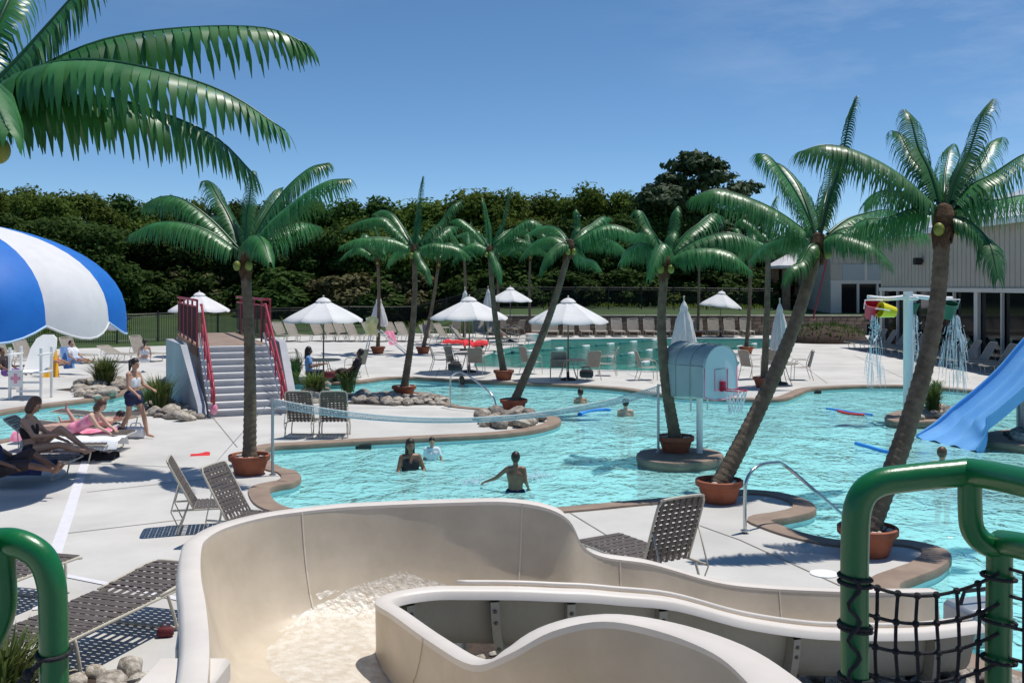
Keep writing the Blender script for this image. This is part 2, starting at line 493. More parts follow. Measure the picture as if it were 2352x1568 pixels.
def splash_mat(name, dens):
    m = bpy.data.materials.new(name); m.use_nodes = True
    n, l = m.node_tree.nodes, m.node_tree.links
    p = n['Principled BSDF']; p.inputs['Base Color'].default_value = (0.85, 0.9, 0.95, 1); p.inputs['Roughness'].default_value = 0.2
    t = n.new('ShaderNodeBsdfTransparent'); s = n.new('ShaderNodeMixShader'); s.inputs[0].default_value = dens
    l.new(t.outputs[0], s.inputs[1]); l.new(p.outputs[0], s.inputs[2]); l.new(s.outputs[0], n['Material Output'].inputs[0])
    return m
M['splash'] = splash_mat('falling_water', 0.55)
M['darkred'] = mat('dark_red_cloth', (0.12, 0.015, 0.02), None, 0.8)
M['maroon'] = mat('maroon_paint', (0.035, 0.008, 0.011), None, 0.45)
M['white_net'] = mat('hoop_net', (0.75, 0.77, 0.82), None, 0.8)

# ------------------------------------------------------------------ pools and deck
def fill(name, loops, z, m, kind='structure'):
    """flat sheet bounded by the first loop, the others are holes (even-odd)"""
    cu = bpy.data.curves.new(name, 'CURVE')
    cu.dimensions = '2D'; cu.fill_mode = 'BOTH'
    for lp in loops:
        sp = cu.splines.new('POLY')
        sp.points.add(len(lp) - 1)
        for i, p in enumerate(lp):
            sp.points[i].co = (p[0], p[1], 0, 1)
        sp.use_cyclic_u = True
    o = bpy.data.objects.new(name + '_c', cu)
    COL.objects.link(o)
    dg = bpy.context.evaluated_depsgraph_get()
    me = bpy.data.meshes.new_from_object(o.evaluated_get(dg))
    bpy.data.objects.remove(o)
    me.name = name
    me.materials.clear(); me.materials.append(m)
    for v in me.vertices: v.co.z = z
    flip = [p for p in me.polygons if p.normal.z < 0]
    if flip:
        bm = bmesh.new(); bm.from_mesh(me)
        bmesh.ops.reverse_faces(bm, faces=[f for f in bm.faces if f.normal.z < 0])
        bm.to_mesh(me); bm.free()
    return put(name, me, kind=kind)

def area2(lp):
    return sum(lp[i - 1][0] * lp[i][1] - lp[i][0] * lp[i - 1][1] for i in range(len(lp)))

def outset(lp, w):
    """loop moved outward by w"""
    n = len(lp)
    sg = 1 if area2(lp) > 0 else -1
    out = []
    for i in range(n):
        t = (lp[(i + 1) % n] - lp[i - 1]); t.z = 0
        t = t.normalized() if t.length > 1e-6 else V((1, 0, 0))
        out.append(lp[i] + V((t.y, -t.x, 0)) * w * sg)
    return out

def loopD(pts, n=5):
    return catmull([G(x, y) for x, y in pts], n, closed=True)

POOL_D = [(640, 1160), (616, 1126), (640, 1116), (672, 1110), (689, 1097), (676, 1083), (645, 1075), (618, 1058), (606, 1040),
          (622, 1027), (700, 1022), (800, 1016), (1000, 1006), (1150, 998), (1245, 985), (1286, 969), (1270, 955), (1215, 947),
          (1130, 940), (1045, 931), (1024, 912), (960, 901), (890, 900), (830, 905), (800, 904),
          (700, 905), (600, 903), (440, 905), (390, 926), (330, 948), (200, 976), (0, 1012), (-200, 1052), (-420, 1100),
          (-420, 1020), (-200, 985), (0, 948), (100, 932), (250, 912), (368, 881), (480, 873), (640, 875), (800, 879),
          (900, 868), (1000, 871), (1150, 879), (1300, 885), (1420, 893), (1500, 905), (1620, 914), (1740, 918), (1800, 916),
          (1832, 905), (1862, 894), (1930, 889), (2000, 887), (2100, 888), (2200, 895), (2300, 905), (2420, 920), (2620, 960),
          (2800, 1050), (2850, 1200), (2800, 1400), (2650, 1540), (2420, 1560), (2240, 1510), (2180, 1440), (2100, 1392), (2062, 1348),
          (2108, 1325), (2155, 1306), (2181, 1281), (2165, 1262), (2110, 1247), (2060, 1241), (2000, 1239), (1935, 1243), (1880, 1235),
          (1830, 1222), (1790, 1208), (1768, 1197), (1810, 1190), (1858, 1179), (1871, 1166), (1850, 1150), (1800, 1135),
          (1740, 1128), (1690, 1128), (1600, 1140), (1450, 1152), (1300, 1166), (1100, 1180), (900, 1184), (720, 1176)]
pool = loopD(POOL_D, 5)
ISLE_A = loopD([(1464, 1046), (1490, 1034), (1560, 1030), (1630, 1034), (1659, 1046), (1640, 1059), (1560, 1066), (1490, 1060)], 5)
ISLE_B = loopD([(2035, 957), (2060, 946), (2120, 942), (2190, 944), (2245, 952), (2235, 962), (2160, 968), (2080, 970), (2045, 966)], 5)
ISLE_C = loopD([(2235, 1003), (2300, 990), (2420, 980), (2520, 990), (2520, 1015), (2420, 1030), (2330, 1022), (2270, 1014)], 5)
LAP = [G(x, y) for x, y in [(1085, 842), (1300, 848), (1500, 853), (1640, 857), (1690, 850), (1700, 832), (1655, 818), (1665, 805), (1745, 801), (1788, 796), (1795, 782), (1762, 777.5), (1600, 777), (1400, 777), (1265, 779), (1150, 800), (1095, 822)]]
DECK_FAR = [(-75, 50.5), (-25, 50.5), (-19, 54), (-14.5, 64), (-8, 68.0), (-2, 67.5), (-1.5, 65.5), (23.5, 65.5), (45, 65.5)]
DECK = [V((-75, -14, 0))] + [V((x, y, 0)) for x, y in DECK_FAR] + [V((45, -14, 0))]
DECK_ORDER = [V((-75, -14, 0)), V((45, -14, 0))] + [V((x, y, 0)) for x, y in reversed(DECK_FAR)]
fill('pool_deck', [DECK_ORDER, outset(pool, 0.02), LAP], 0.0, M['deck'])
fill('ground', [[V((-1500, -800, 0)), V((1500, -800, 0)), V((1500, 1800, 0)), V((-1500, 1800, 0))], DECK_ORDER], -0.03, M['ground'])

def basin(lp, z1, name, m, outward=True):
    mb = MB()
    top = [V((p.x, p.y, -0.07)) for p in lp] + [V((lp[0].x, lp[0].y, -0.07))]
    bot = [V((p.x, p.y, z1)) for p in lp] + [V((lp[0].x, lp[0].y, z1))]
    mb.ruled(top, bot)
    return mb
WZ = -0.15
b = basin(pool, -1.25, 'pool_wall', M['basin']); b.build('pool_wall', M['basin'], kind='structure')
fill('pool_floor', [outset(pool, 0.01)], -1.25, M['basin'])
fill('pool_water', [outset(pool, -0.012), outset(ISLE_A, 0.0), outset(ISLE_B, 0.0), outset(ISLE_C, 0.0)], WZ, M['water'])
b = basin(LAP, -1.6, 'lap_pool_wall', M['lapbasin']); b.build('lap_pool_wall', M['lapbasin'], kind='structure')
fill('lap_pool_floor', [outset(LAP, 0.01)], -1.6, M['lapbasin'])
fill('lap_pool_water', [outset(LAP, -0.012)], -0.13, M['lapwater'])

def coping(lp, name, w=0.31, top=0.03, m='coping'):
    mb = MB()
    n = len(lp)
    a = outset(lp, -0.025); o = outset(lp, w)
    rows = [[V((p.x, p.y, -0.085)) for p in lp], [V((p.x, p.y, -0.075)) for p in a], [V((p.x, p.y, top - 0.03)) for p in a], [V((p.x, p.y, top - 0.008)) for p in outset(lp, -0.012)],
            [V((p.x, p.y, top)) for p in outset(lp, 0.02)], [V((p.x, p.y, top)) for p in o], [V((p.x, p.y, -0.02)) for p in outset(lp, w + 0.006)]]
    mb.grid(rows, closed_u=True)
    return mb.build(name, M[m], kind='structure', smooth=True)
coping(pool, 'pool_coping')
coping(LAP, 'lap_pool_coping', 0.30, 0.02, 'deck')
# the river under the bridge, the islands
def island(lp, name, label):
    mb = MB()
    c = sum(lp, V((0, 0, 0))) / len(lp)
    rings = [(1.0, -1.25), (1.0, -0.1), (1.03, -0.075), (1.03, 0.0), (1.015, 0.025), (0.97, 0.03)]
    rows = [[V((c.x + (p.x - c.x) * k, c.y + (p.y - c.y) * k, z)) for p in lp] for k, z in rings]
    mb.grid(rows, closed_u=True)
    mb.add([V((p.x, p.y, p.z)) for p in rows[-1]], [tuple(range(len(lp)))])
    return mb.build(name, M['coping'], smooth=True, kind='structure')
island(ISLE_A, 'island', '')
island(ISLE_B, 'island', '')
island(ISLE_C, 'island', '')

# deck joints and drains
def strip(name, pts, w, z, m, kind='structure'):
    mb = MB()
    P = [V((p.x, p.y, z)) for p in pts]
    L, R = [], []
    for i, p in enumerate(P):
        t = (P[min(i + 1, len(P) - 1)] - P[max(i - 1, 0)]).normalized()
        s = V((-t.y, t.x, 0)) * w / 2
        L.append(p + s); R.append(p - s)
    mb.ruled(L, R, flip=True)
    return mb.build(name, m, kind=kind)
JO = [[(490, 960), (545, 1027)], [(1300, 1172), (1420, 1245), (1500, 1290)], [(150, 1225), (420, 1193)], [(200, 1130), (560, 1090)], [(450, 1075), (170, 1062)],
      [(690, 935), (1000, 938)], [(860, 880), (700, 845), (640, 830)], [(1100, 870), (1210, 830)], [(1500, 880), (1440, 858)], [(1900, 880), (1790, 800)], [(2100, 880), (1960, 815)],
      [(1560, 1190), (1700, 1240), (1930, 1345)], [(1000, 868), (1010, 845)], [(1820, 880), (2330, 872)]]
for j in JO:
    strip('deck_joint', [G(*p) for p in j], 0.022, 0.006, M['joint'])
strip('deck_drain', [G(200, 1050), G(180, 1110), G(158, 1180), G(130, 1262), G(92, 1400)], 0.15, 0.009, M['drain'])
strip('deck_drain', [G(150, 1322), G(300, 1352), G(420, 1378)], 0.09, 0.009, M['drain'])
mb = MB(); mb.lathe([(0.16, 0), (0.16, 0.012), (0.14, 0.016), (0.0, 0.016)], G(1893, 1318), 20)
mb.build('skimmer_lid', M['whitepaint'], smooth=True, label='round white skimmer lid set in the deck near the green rail', cat='skimmer lid')
for px, py in [(845, 1021), (1905, 895), (2478 - 100, 914)]:
    p = G(px, py)
    q = min(pool, key=lambda a: (a - p).length)
    i = pool.index(q)
    t = (pool[(i + 1) % len(pool)] - pool[i - 1]).normalized()
    mb = MB(); mb.box((0, 0, 0), (0.34, 0.04, 0.13))
    mb.build('skimmer_mouth', M['black'], loc=(q.x, q.y - 0.035, -0.125), kind='structure')

# ------------------------------------------------------------------ lawn, terrace, far ground
def sstep(a, b, x):
    t = max(0, min(1, (x - a) / (b - a)))
    return t * t * (3 - 2 * t)
def far_y(x):
    for (x0, y0), (x1, y1) in zip(DECK_FAR, DECK_FAR[1:]):
        if x0 <= x <= x1: return y0 + (y1 - y0) * (x - x0) / max(x1 - x0, 1e-6)
    return 50.5
TER = 1.28
def lawn_z(x, y):
    b = TER * sstep(-7.5, -1.6, x)
    dy = max(0, y - far_y(x) - 1)
    return b + 0.03 * dy + (0.02 * dy if x < -10 else 0) * 0.8 + 0.12 * mnoise.noise(V((x * .09, y * .09, 1))) * min(1, dy / 5)
xs = [-75 + 2.5 * i for i in range(21)] + [-24 + 0.75 * i for i in range(29)] + [-2.0, -1.62] + [-0.5 + 2.2 * i for i in range(22)]
xs = sorted(set(x for x in xs if x <= 45))
rows = []
for t in range(40):
    dy = 0.0 if t == 0 else 0.25 + 0.08 * t * t
    rows.append([V((x, far_y(x) + dy, (lawn_z(x, far_y(x) + dy) if dy > 0 else -0.02 + TER * (1 if x > -1.6 else 0)))) for x in xs])
mb = MB(); mb.grid(rows)
lawn = mb.build('lawn', M['lawn'], smooth='full', kind='structure')

# ------------------------------------------------------------------ stone retaining wall along the terrace
w = empty('stone_wall', (0, 65.6, 0), label='low brown stone retaining wall with pale cap behind the lap pool', cat='wall')
mb = MB(); mb.box((11.0, 0.06, TER / 2 - 0.03), (25.0, 0.24, TER - 0.08)); mb.build('core', M['mortar'], w)
rnd = random.Random(3)
stone_meshes = []
for k in range(6):
    m_ = MB(); m_.bbox((0, 0, 0), (0.46 + 0.05 * (k % 3), 0.10, 0.225), 0.018); stone_meshes.append(m_.mesh('stone', M['wallstone'], smooth=True))
for c in range(5):
    x = -1.5 + (0.25 if c % 2 else 0)
    while x < 23.2:
        k = rnd.randrange(6); L = 0.46 + 0.05 * (k % 3)
        put('stone', stone_meshes[k], w, (x + L / 2, -0.09 + rnd.uniform(-.02, .02), 0.12 + c * 0.235), (0, rnd.uniform(-.02, .02), 0))
        x += L + 0.028
cm = MB(); cm.bbox((0, 0, 0), (0.78, 0.42, 0.09), 0.012); cme = cm.mesh('cap_stone', M['capstone'], smooth=True)
for i in range(31):
    put('cap_stone', cme, w, (-1.1 + i * 0.795, 0.03 + rnd.uniform(-.012, .012), TER + 0.0))

# ------------------------------------------------------------------ black picket fence
fl = catmull([V(p + (0,)) for p in [(-60, 53.5), (-40, 53.5), (-25, 53.6), (-19.5, 57.5), (-16, 66), (-10, 71.5), (-2, 73.0), (8, 73.0), (21.2, 72.5)]], 10)
fence = empty('picket_fence', (-10, 66, 0), label='long black metal picket fence between the pool deck and the wood', cat='fence')
fo = V((-10, 66, 0))
# resample evenly
cum = [0]
for a, b in zip(fl, fl[1:]): cum.append(cum[-1] + (b - a).length)
def along(s):
    for i in range(len(fl) - 1):
        if cum[i + 1] >= s:
            t = (s - cum[i]) / (cum[i + 1] - cum[i]); return fl[i].lerp(fl[i + 1], t)
    return fl[-1]
FH = 1.65
pm = MB(); pm.box((0, 0, FH / 2 + .04), (0.075, 0.075, FH + 0.12)); pme = pm.mesh('post', M['black'])
s, seg = 0.0, 2.4
while s + seg <= cum[-1]:
    a, b_ = along(s), along(s + seg)
    za, zb = lawn_z(a.x, a.y), lawn_z(b_.x, b_.y)
    put('post', pme, fence, V((a.x, a.y, za)) - fo)
    for h in (0.14, FH - 0.22, FH - 0.05):
        p, q = V((a.x, a.y, za + h)) - fo, V((b_.x, b_.y, zb + h)) - fo
        mb = MB(); mb.tube([p, q], 0.020, 4, cap=False); mb.build('rail', M['black'], fence)
    mb = MB()
    N = 20
    for i in range(1, N):
        t = i / N
        p = a.lerp(b_, t); z = za + (zb - za) * t
        mb.box(V((p.x, p.y, z + FH / 2 + 0.02)) - fo, (0.022, 0.022, FH - 0.02))
    mb.build('picket_panel', M['black'], fence, kind='stuff')
    s += seg

# ------------------------------------------------------------------ building on the right
bd = empty('pool_building', (19.7, 40, 0), label='long beige building with white roof and tall dark windows', cat='building')
bo = V((19.7, 40, 0))
def Bx(mb, x0, x1, y0, y1, z0, z1):
    return mb.box(V(((x0 + x1) / 2, (y0 + y1) / 2, (z0 + z1) / 2)) - bo, (x1 - x0, y1 - y0, z1 - z0))
EAVE, WT = 5.85, 3.0
mb = MB(); Bx(mb, 19.76, 40, 10, 53, WT + 0.18, EAVE); mb.build('upper_wall', M['siding'], bd)
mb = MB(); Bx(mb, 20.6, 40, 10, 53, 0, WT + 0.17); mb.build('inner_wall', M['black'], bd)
mb = MB(); Bx(mb, 19.66, 20.55, 10, 53.05, WT, WT + 0.18); mb.build('window_header', M['trim'], bd)
mb = MB(); Bx(mb, 19.70, 20.0, 10, 53, 0.0, 0.22); mb.build('window_sill', M['trim'], bd)
ribm = MB(); ribm.box((0, 0, 0), (0.03, 0.05, EAVE - WT - 0.22)); ribme = ribm.mesh('batten', M['siding'])
y = 12.0
while y < 52.9:
    put('batten', ribme, bd, V((19.748, y, (EAVE + WT + 0.18) / 2)) - bo); y += 0.42
mm = MB(); mm.box((0, 0, 0), (0.12, 0.09, WT - 0.24)); mullme = mm.mesh('mullion', M['trim'])
wm_ = MB(); wm_.box((0, 0, 0), (0.14, 0.34, WT - 0.2)); pilme = wm_.mesh('pilaster', M['trim'])
gm = MB(); gm.box((0, 0, 0), (0.03, 2.0, WT - 0.26)); gme = gm.mesh('window_pane', M['glass'])
y = 52.8
k = 0
while y > 14:
    put('pilaster' if k % 5 == 0 else 'mullion', pilme if k % 5 == 0 else mullme, bd, V((19.74, y, WT / 2 + 0.11)) - bo)
    put('window_pane', gme, bd, V((19.86, y - 1.08, WT / 2 + 0.11)) - bo)
    y -= 2.16; k += 1
# white metal roof
mb = MB()
for i in range(2):
    pass
e0, e1, r0, r1 = V((19.25, 9.5, EAVE)), V((19.25, 53.5, EAVE)), V((30, 9.5, EAVE + 3.2)), V((30, 53.5, EAVE + 3.2))
b0, b1 = V((41, 9.5, EAVE)), V((41, 53.5, EAVE))
q = [e0, e1, r1, r0, b1, b0]
top = [p + V((0, 0, 0.12)) for p in q]
mb.add([p - bo for p in top + q], [(0, 3, 2, 1), (3, 5, 4, 2), (6, 7, 8, 9), (9, 8, 10, 11), (0, 1, 7, 6), (0, 6, 9, 3), (3, 9, 11, 5), (1, 2, 8, 7), (2, 4, 10, 8)])
roof = mb.build('roof', M['roof'], bd)
sm = MB(); sm.box((0, 0, 0), (11.2, 0.05, 0.06), mat=Matrix.Rotation(-atan2(3.2, 10.75), 3, 'Y')); sme = sm.mesh('roof_seam', M['roof'])
for i in range(60):
    put('roof_seam', sme, roof, V((24.6, 10.2 + i * 0.73, EAVE + 1.6 + 0.13)) - bo)
mb = MB(); Bx(mb, 19.15, 19.27, 9.4, 53.6, EAVE - 0.16, EAVE + 0.1); mb.build('gutter', M['roof'], bd)
# entrance wing set back behind the stone wall, on the terrace
wg = empty('entrance_wing', (23 * 1.05, 66 * 1.05, TER), label='set back beige wing with glass doors behind the stone wall', cat='building')
wg.scale = (1.05, 1.05, 1.02)
wo = V((23, 66, 1.12))
def Wx(name, m, x0, x1, y0, y1, z0, z1):
    mb = MB(); mb.box(V(((x0 + x1) / 2, (y0 + y1) / 2, (z0 + z1) / 2)) - wo, (x1 - x0, y1 - y0, z1 - z0)); return mb.build(name, m, wg)
Wx('wall', M['siding'], 21.25, 40, 66.1, 78, 4.55, 6.1)
Wx('side_wall', M['siding'], 21.22, 21.29, 66.2, 78, 0.0, 4.55)
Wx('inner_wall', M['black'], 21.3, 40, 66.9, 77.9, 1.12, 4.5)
Wx('roof', M['roof'], 20.9, 40.3, 65.5, 78.3, 6.1, 6.32)
Wx('upper_panel', M['panel'], 22.05, 23.55, 66.02, 66.08, 3.45, 4.55)
Wx('upper_panel', M['panel'], 23.65, 25.1, 66.02, 66.08, 3.45, 4.55)
Wx('header', M['trim'], 21.25, 40, 65.98, 66.2, 3.2, 3.45)
Wx('wall_panel', M['siding'], 21.25, 22.04, 66.03, 66.1, 3.46, 4.55)
Wx('wall_panel', M['siding'], 25.11, 40, 66.03, 66.1, 3.46, 4.55)
for x0, x1 in ((21.25, 21.95), (23.0, 23.14), (24.3, 24.42), (25.1, 25.3)):
    Wx('post', M['trim'], x0, x1, 65.95, 66.12, 1.12, 3.2)
for x0, x1 in ((21.95, 23.0), (23.14, 24.3), (24.42, 25.1)):
    Wx('door_pane', M['glass'], x0, x1, 66.14, 66.17, 1.16, 3.2)
Wx('transom_post', M['trim'], 23.5, 23.68, 65.99, 66.1, 3.45, 6.1)
for k in range(9):
    Wx('batten', M['siding'], 21.4 + k * 0.42, 21.45 + k * 0.42, 66.06, 66.1, 4.55, 6.1)
# lamps and speakers on the walls
for nm, lab, (x, y_, z), sz, m_ in [
        ('wall_lamp', 'black box flood lamp on a bracket at the corner of the beige wall', (20.6, 53.2, 4.55), (0.75, 0.3, 0.32), 'black'),
        ('wall_lamp', 'small black wall lamp beside the palm on the beige wall', (19.5, 47.6, 4.45), (0.35, 0.3, 0.34), 'black'),
        ('wall_vent', 'small round grey vent high on the beige wall', (19.70, 52.0, 5.3), (0.1, 0.32, 0.3), 'greymetal')]:
    e = empty(nm, (x, y_, z), label=lab, cat=nm.replace('_', ' '))
    mb = MB(); mb.bbox((0, 0, 0), sz, 0.03); mb.build('housing', M[m_], e)
    mb = MB(); mb.bbox((sz[0] * .2 + .08, 0, 0), (0.3, 0.08, 0.08), 0.01); mb.build('bracket', M[m_], e)
# white roofed shelter on brick piers left of the wing
sh = empty('shelter', (22.2, 76, TER), label='white hipped roof shelter on brick piers beyond the palms', cat='shelter')
mb = MB(); mb.add([(-2.2, -2.2, 3.5), (2.2, -2.2, 3.5), (2.2, 2.2, 3.5), (-2.2, 2.2, 3.5), (0, 0, 5.0), (-2.2, -2.2, 3.3), (2.2, -2.2, 3.3), (2.2, 2.2, 3.3), (-2.2, 2.2, 3.3)],
                  [(0, 1, 4), (1, 2, 4), (2, 3, 4), (3, 0, 4), (5, 6, 1, 0), (6, 7, 2, 1), (7, 8, 3, 2), (8, 5, 0, 3), (8, 7, 6, 5)])
mb.build('roof', M['canvas'], sh)
for x, y_ in ((-1.6, -1.6), (1.6, -1.6), (1.6, 1.6), (-1.6, 1.6)):
    mb = MB(); mb.box((x, y_, 1.65), (0.5, 0.5, 3.3)); mb.build('pier', M['brick'], sh)
mb = MB(); mb.box((0.6, 1.2, 1.6), (1.6, 0.3, 3.2)); mb.build('brick_wall', M['brick'], sh)
e = empty('red_pole', A(1868, 730, 60), label='thin red slanting pole in front of the shelter', cat='pole')
p0, p1 = A(1868, 730, 60), A(1908, 560, 60)
mb = MB(); mb.tube([V((0, 0, 0)), p1 - p0], 0.05, 8); mb.build('shaft', M['red'], e)
mb = MB(); mb.ball((0, 0, 0), 0.09); mb.build('foot', M['red'], e)

# ------------------------------------------------------------------ trees of the wood
def tree_meshes(seed, kind):
    """crown mesh (unit height 1, base z 0) of leaf clumps, and a trunk with limbs"""
    r = random.Random(seed)
    verts, faces = [], []
    cl = []
    if kind == 'pine':
        for i in range(44):
            z = 0.42 + 0.56 * r.random()
            rad = (0.30 * (1 - abs(z - 0.70) / 0.36) + 0.07) * (0.4 + 0.6 * sqrt(r.random()))
            a = r.uniform(0, 2 * pi)
            cl.append((V((rad * cos(a), rad * sin(a), z)), V((0.10, 0.10, 0.035)) * r.uniform(0.8, 1.3)))
    elif kind == 'bush':
        for i in range(22):
            a = r.uniform(0, 2 * pi); rad = 0.42 * sqrt(r.random())
            z = 0.12 + 0.78 * r.random() * (1 - (rad / 0.5) ** 2 * 0.7)
            cl.append((V((rad * cos(a), rad * sin(a), z)), V((0.15, 0.15, 0.12)) * r.uniform(0.7, 1.2)))
    else:
        for i in range(58):
            a = r.uniform(0, 2 * pi); z = 0.12 + 0.80 * r.random()
            prof = sqrt(max(0.02, 1 - ((z - 0.56) / 0.45) ** 2))
            rad = 0.33 * prof * (0.35 + 0.65 * sqrt(r.random())) * r.uniform(0.85, 1.12)
            cl.append((V((rad * cos(a), rad * sin(a), z)), V((0.11, 0.11, 0.08)) * r.uniform(0.7, 1.35)))
    nl = {'pine': 190, 'bush': 240, 'broad': 240}[kind]
    ls = {'pine': 0.021, 'bush': 0.036, 'broad': 0.0185}[kind]
    for c, s in cl:
        for k in range(nl):
            d = V((r.gauss(0, 1), r.gauss(0, 1), r.gauss(0, 1))).normalized() * (0.30 + 0.95 * r.random())
            p = c + V((d.x * s.x, d.y * s.y, d.z * s.z))
            n = (d + V((r.gauss(0, .5), r.gauss(0, .5), r.gauss(0.5, .5)))).normalized()
            u = n.orthogonal().normalized()
            u = Matrix.Rotation(r.uniform(0, 2 * pi), 3, n) @ u
            w = n.cross(u)
            L, W = ls * r.uniform(0.7, 1.5), ls * r.uniform(0.45, 0.9)
            b = len(verts)
            verts += [p - u * L, p + w * W - n * L * 0.15, p + u * L, p - w * W - n * L * 0.15]
            faces.append((b, b + 1, b + 2, b + 3))
    crown = MB(); crown.add(verts, faces)
    tk = MB()
    h = {'pine': 0.93, 'bush': 0.5, 'broad': 0.8}[kind]
    tr = 0.014 if kind != 'bush' else 0.02
    pts = [V((r.gauss(0, .006) * i, r.gauss(0, .006) * i, h * i / 6)) for i in range(7)]
    tk.tube(pts, [tr * (1.25 - 1.0 * i / 6) for i in range(7)], 7)
    for i in range(9):
        c, s = cl[(i * 5) % len(cl)]
        zb = max(0.08, min(h * 0.9, c.z * 0.75)); base = V((0, 0, zb))
        tk.tube([base, base.lerp(c, .5) + V((0, 0, .02)), c], [tr * .45, tr * .3, tr * .12], 5)
    return crown, tk

PROTO = {}
for key, kind, lm, seeds in [('dark', 'broad', 'leafdark', (1, 2, 3)), ('mid', 'broad', 'leafmid', (4, 5)), ('pine', 'pine', 'leafpine', (6, 7)),
                             ('bush', 'bush', 'leafmid', (8, 9)), ('brown', 'bush', 'leafbrown', (10, 11)), ('darkbush', 'bush', 'leafdark', (12, 13))]:
    PROTO[key] = []
    for sd in seeds:
        c, t = tree_meshes(sd, kind)
        PROTO[key].append((c.mesh('crown', M[lm]), t.mesh('trunk', M['bark'], smooth=True)))
TREE_WORDS = {'dark': 'dark leafy tree', 'mid': 'yellowish green tree', 'pine': 'tall flat topped pine', 'bush': 'green bush', 'brown': 'brownish olive bush', 'darkbush': 'dark green bush'}
ORD = ['first', 'second', 'third', 'fourth', 'fifth', 'sixth', 'seventh', 'eighth', 'ninth', 'tenth', 'eleventh', 'twelfth', 'thirteenth', 'fourteenth',
       'fifteenth', 'sixteenth', 'seventeenth', 'eighteenth', 'nineteenth', 'twentieth', 'twenty first', 'twenty second', 'twenty third', 'twenty fourth', 'twenty fifth', 'twenty sixth', 'twenty seventh', 'twenty eighth', 'twenty ninth', 'thirtieth',
       'thirty first', 'thirty second', 'thirty third', 'thirty fourth', 'thirty fifth', 'thirty sixth']
rt = random.Random(21)
def plant_tree(key, px, d, top_py, width=1.0, label='', group=None):
    x = (px - CX) * d / FX
    z0 = max(-0.1, lawn_z(x, min(d, far_y(x) + 120)) - 0.15)
    H = CAMH - (top_py - HY) * d / FX - z0
    cm_, tm_ = PROTO[key][rt.randrange(len(PROTO[key]))]
    bush = key in ('bush', 'brown', 'darkbush')
    e = empty('bush' if bush else 'tree', (x, d, z0), rt.uniform(0, 6.28), label, 'bush' if bush else 'tree', group)
    sw = H * width * rt.uniform(0.92, 1.08)
    put('trunk', tm_, e, scale=(H, H, H))
    put('crown', cm_, e, scale=(sw, sw, H))
    return e
# back row: skyline; the treetop rows come from the photograph's skyline
sky = [(-260, 415), (-150, 430), (-60, 425), (25, 428), (105, 420), (180, 440), (260, 432), (330, 450), (415, 446), (500, 452), (590, 450), (680, 455), (760, 448), (830, 436),
       (905, 450), (985, 456), (1060, 432), (1130, 428), (1230, 438), (1330, 418), (1405, 436), (1480, 416), (1545, 420), (1700, 446), (1790, 520), (1870, 560), (1950, 560), (2050, 570), (2150, 575), (2260, 580)]
for i, (px, py) in enumerate(sky):
    key = rt.choice(['dark', 'mid']) if not (1300 < px < 1500) else 'mid'
    d = 88 + rt.uniform(-4, 6) if px > 250 else 78 + rt.uniform(-4, 6)
    plant_tree(key, px, d, py + rt.uniform(0, 14), rt.uniform(.75, 1.1), TREE_WORDS[key] + ' on the skyline, %s from the left in the back row' % ORD[i], 'trees of the back row')
plant_tree('pine', 1612, 84, 345, 1.05, 'tallest dark pine standing alone above the skyline', 'pines')
plant_tree('pine', 1520, 86, 400, 0.75, 'shorter pine tucked against the tallest pine', 'pines')
row2 = [(-200, 520), (-90, 500), (20, 490), (120, 500), (215, 495), (310, 505), (400, 512), (490, 500), (575, 520), (660, 505), (745, 515), (840, 500), (930, 512), (1020, 500), (1110, 510),
        (1200, 500), (1290, 505), (1385, 490), (1470, 495), (1560, 500), (1650, 505), (1740, 540), (1830, 590), (1920, 600)]
for i, (px, py) in enumerate(row2):
    key = rt.choice(['dark', 'dark', 'mid'])
    d = 83 + rt.uniform(-2, 2) if px > 250 else 69 + rt.uniform(-3, 3)
    plant_tree(key, px, d, py, 1.15, TREE_WORDS[key] + ', %s from the left in the middle row of the wood' % ORD[i], 'trees of the middle row')
bushes = [(-120, 610, 'darkbush'), (-30, 600, 'darkbush'), (50, 590, 'mid'), (130, 610, 'darkbush'), (230, 600, 'darkbush'), (320, 600, 'darkbush'), (400, 590, 'darkbush'), (458, 602, 'brown'), (545, 610, 'darkbush'), (620, 590, 'darkbush'),
          (700, 600, 'darkbush'), (785, 612, 'brown'), (862, 596, 'darkbush'), (945, 620, 'brown'), (1030, 600, 'darkbush'), (1110, 600, 'darkbush'), (1190, 590, 'darkbush'),
          (1275, 600, 'darkbush'), (1365, 595, 'darkbush'), (1450, 600, 'darkbush'), (1540, 605, 'bush'), (1630, 600, 'darkbush'), (1720, 600, 'darkbush'), (1800, 615, 'darkbush'), (1870, 620, 'darkbush')]
for i, (px, py, key) in enumerate(bushes):
    d = 78.5 + rt.uniform(-1, 1.5) if px > 300 else (66 + rt.uniform(-1, 1) if px < 200 else 71)
    if key == 'mid': key = 'bush'
    plant_tree(key, px, d, py, 1.55, TREE_WORDS[key] + ' at the edge of the wood, %s from the left' % ORD[i], 'bushes at the edge of the wood')
mb = MB()
rg = random.Random(5)
for i in range(700):
    px = rg.uniform(-150, 1930); 
    d = rg.uniform(75, 80) if px > 280 else rg.uniform(61, 66)
    x = (px - CX) * d / FX; z = lawn_z(x, d)
    for k in range(9):
        a = rg.uniform(0, 6.28); l = rg.uniform(.15, .5); c = V((x + rg.gauss(0, .4), d + rg.gauss(0, .4), z - .05))
        t = c + V((cos(a) * .35, sin(a) * .35, l)); s_ = V((-sin(a), cos(a), 0)) * .12
        mb.add([c - s_, c + s_, t], [(0, 1, 2)])
mb.build('undergrowth', M['leafmid'], kind='stuff')
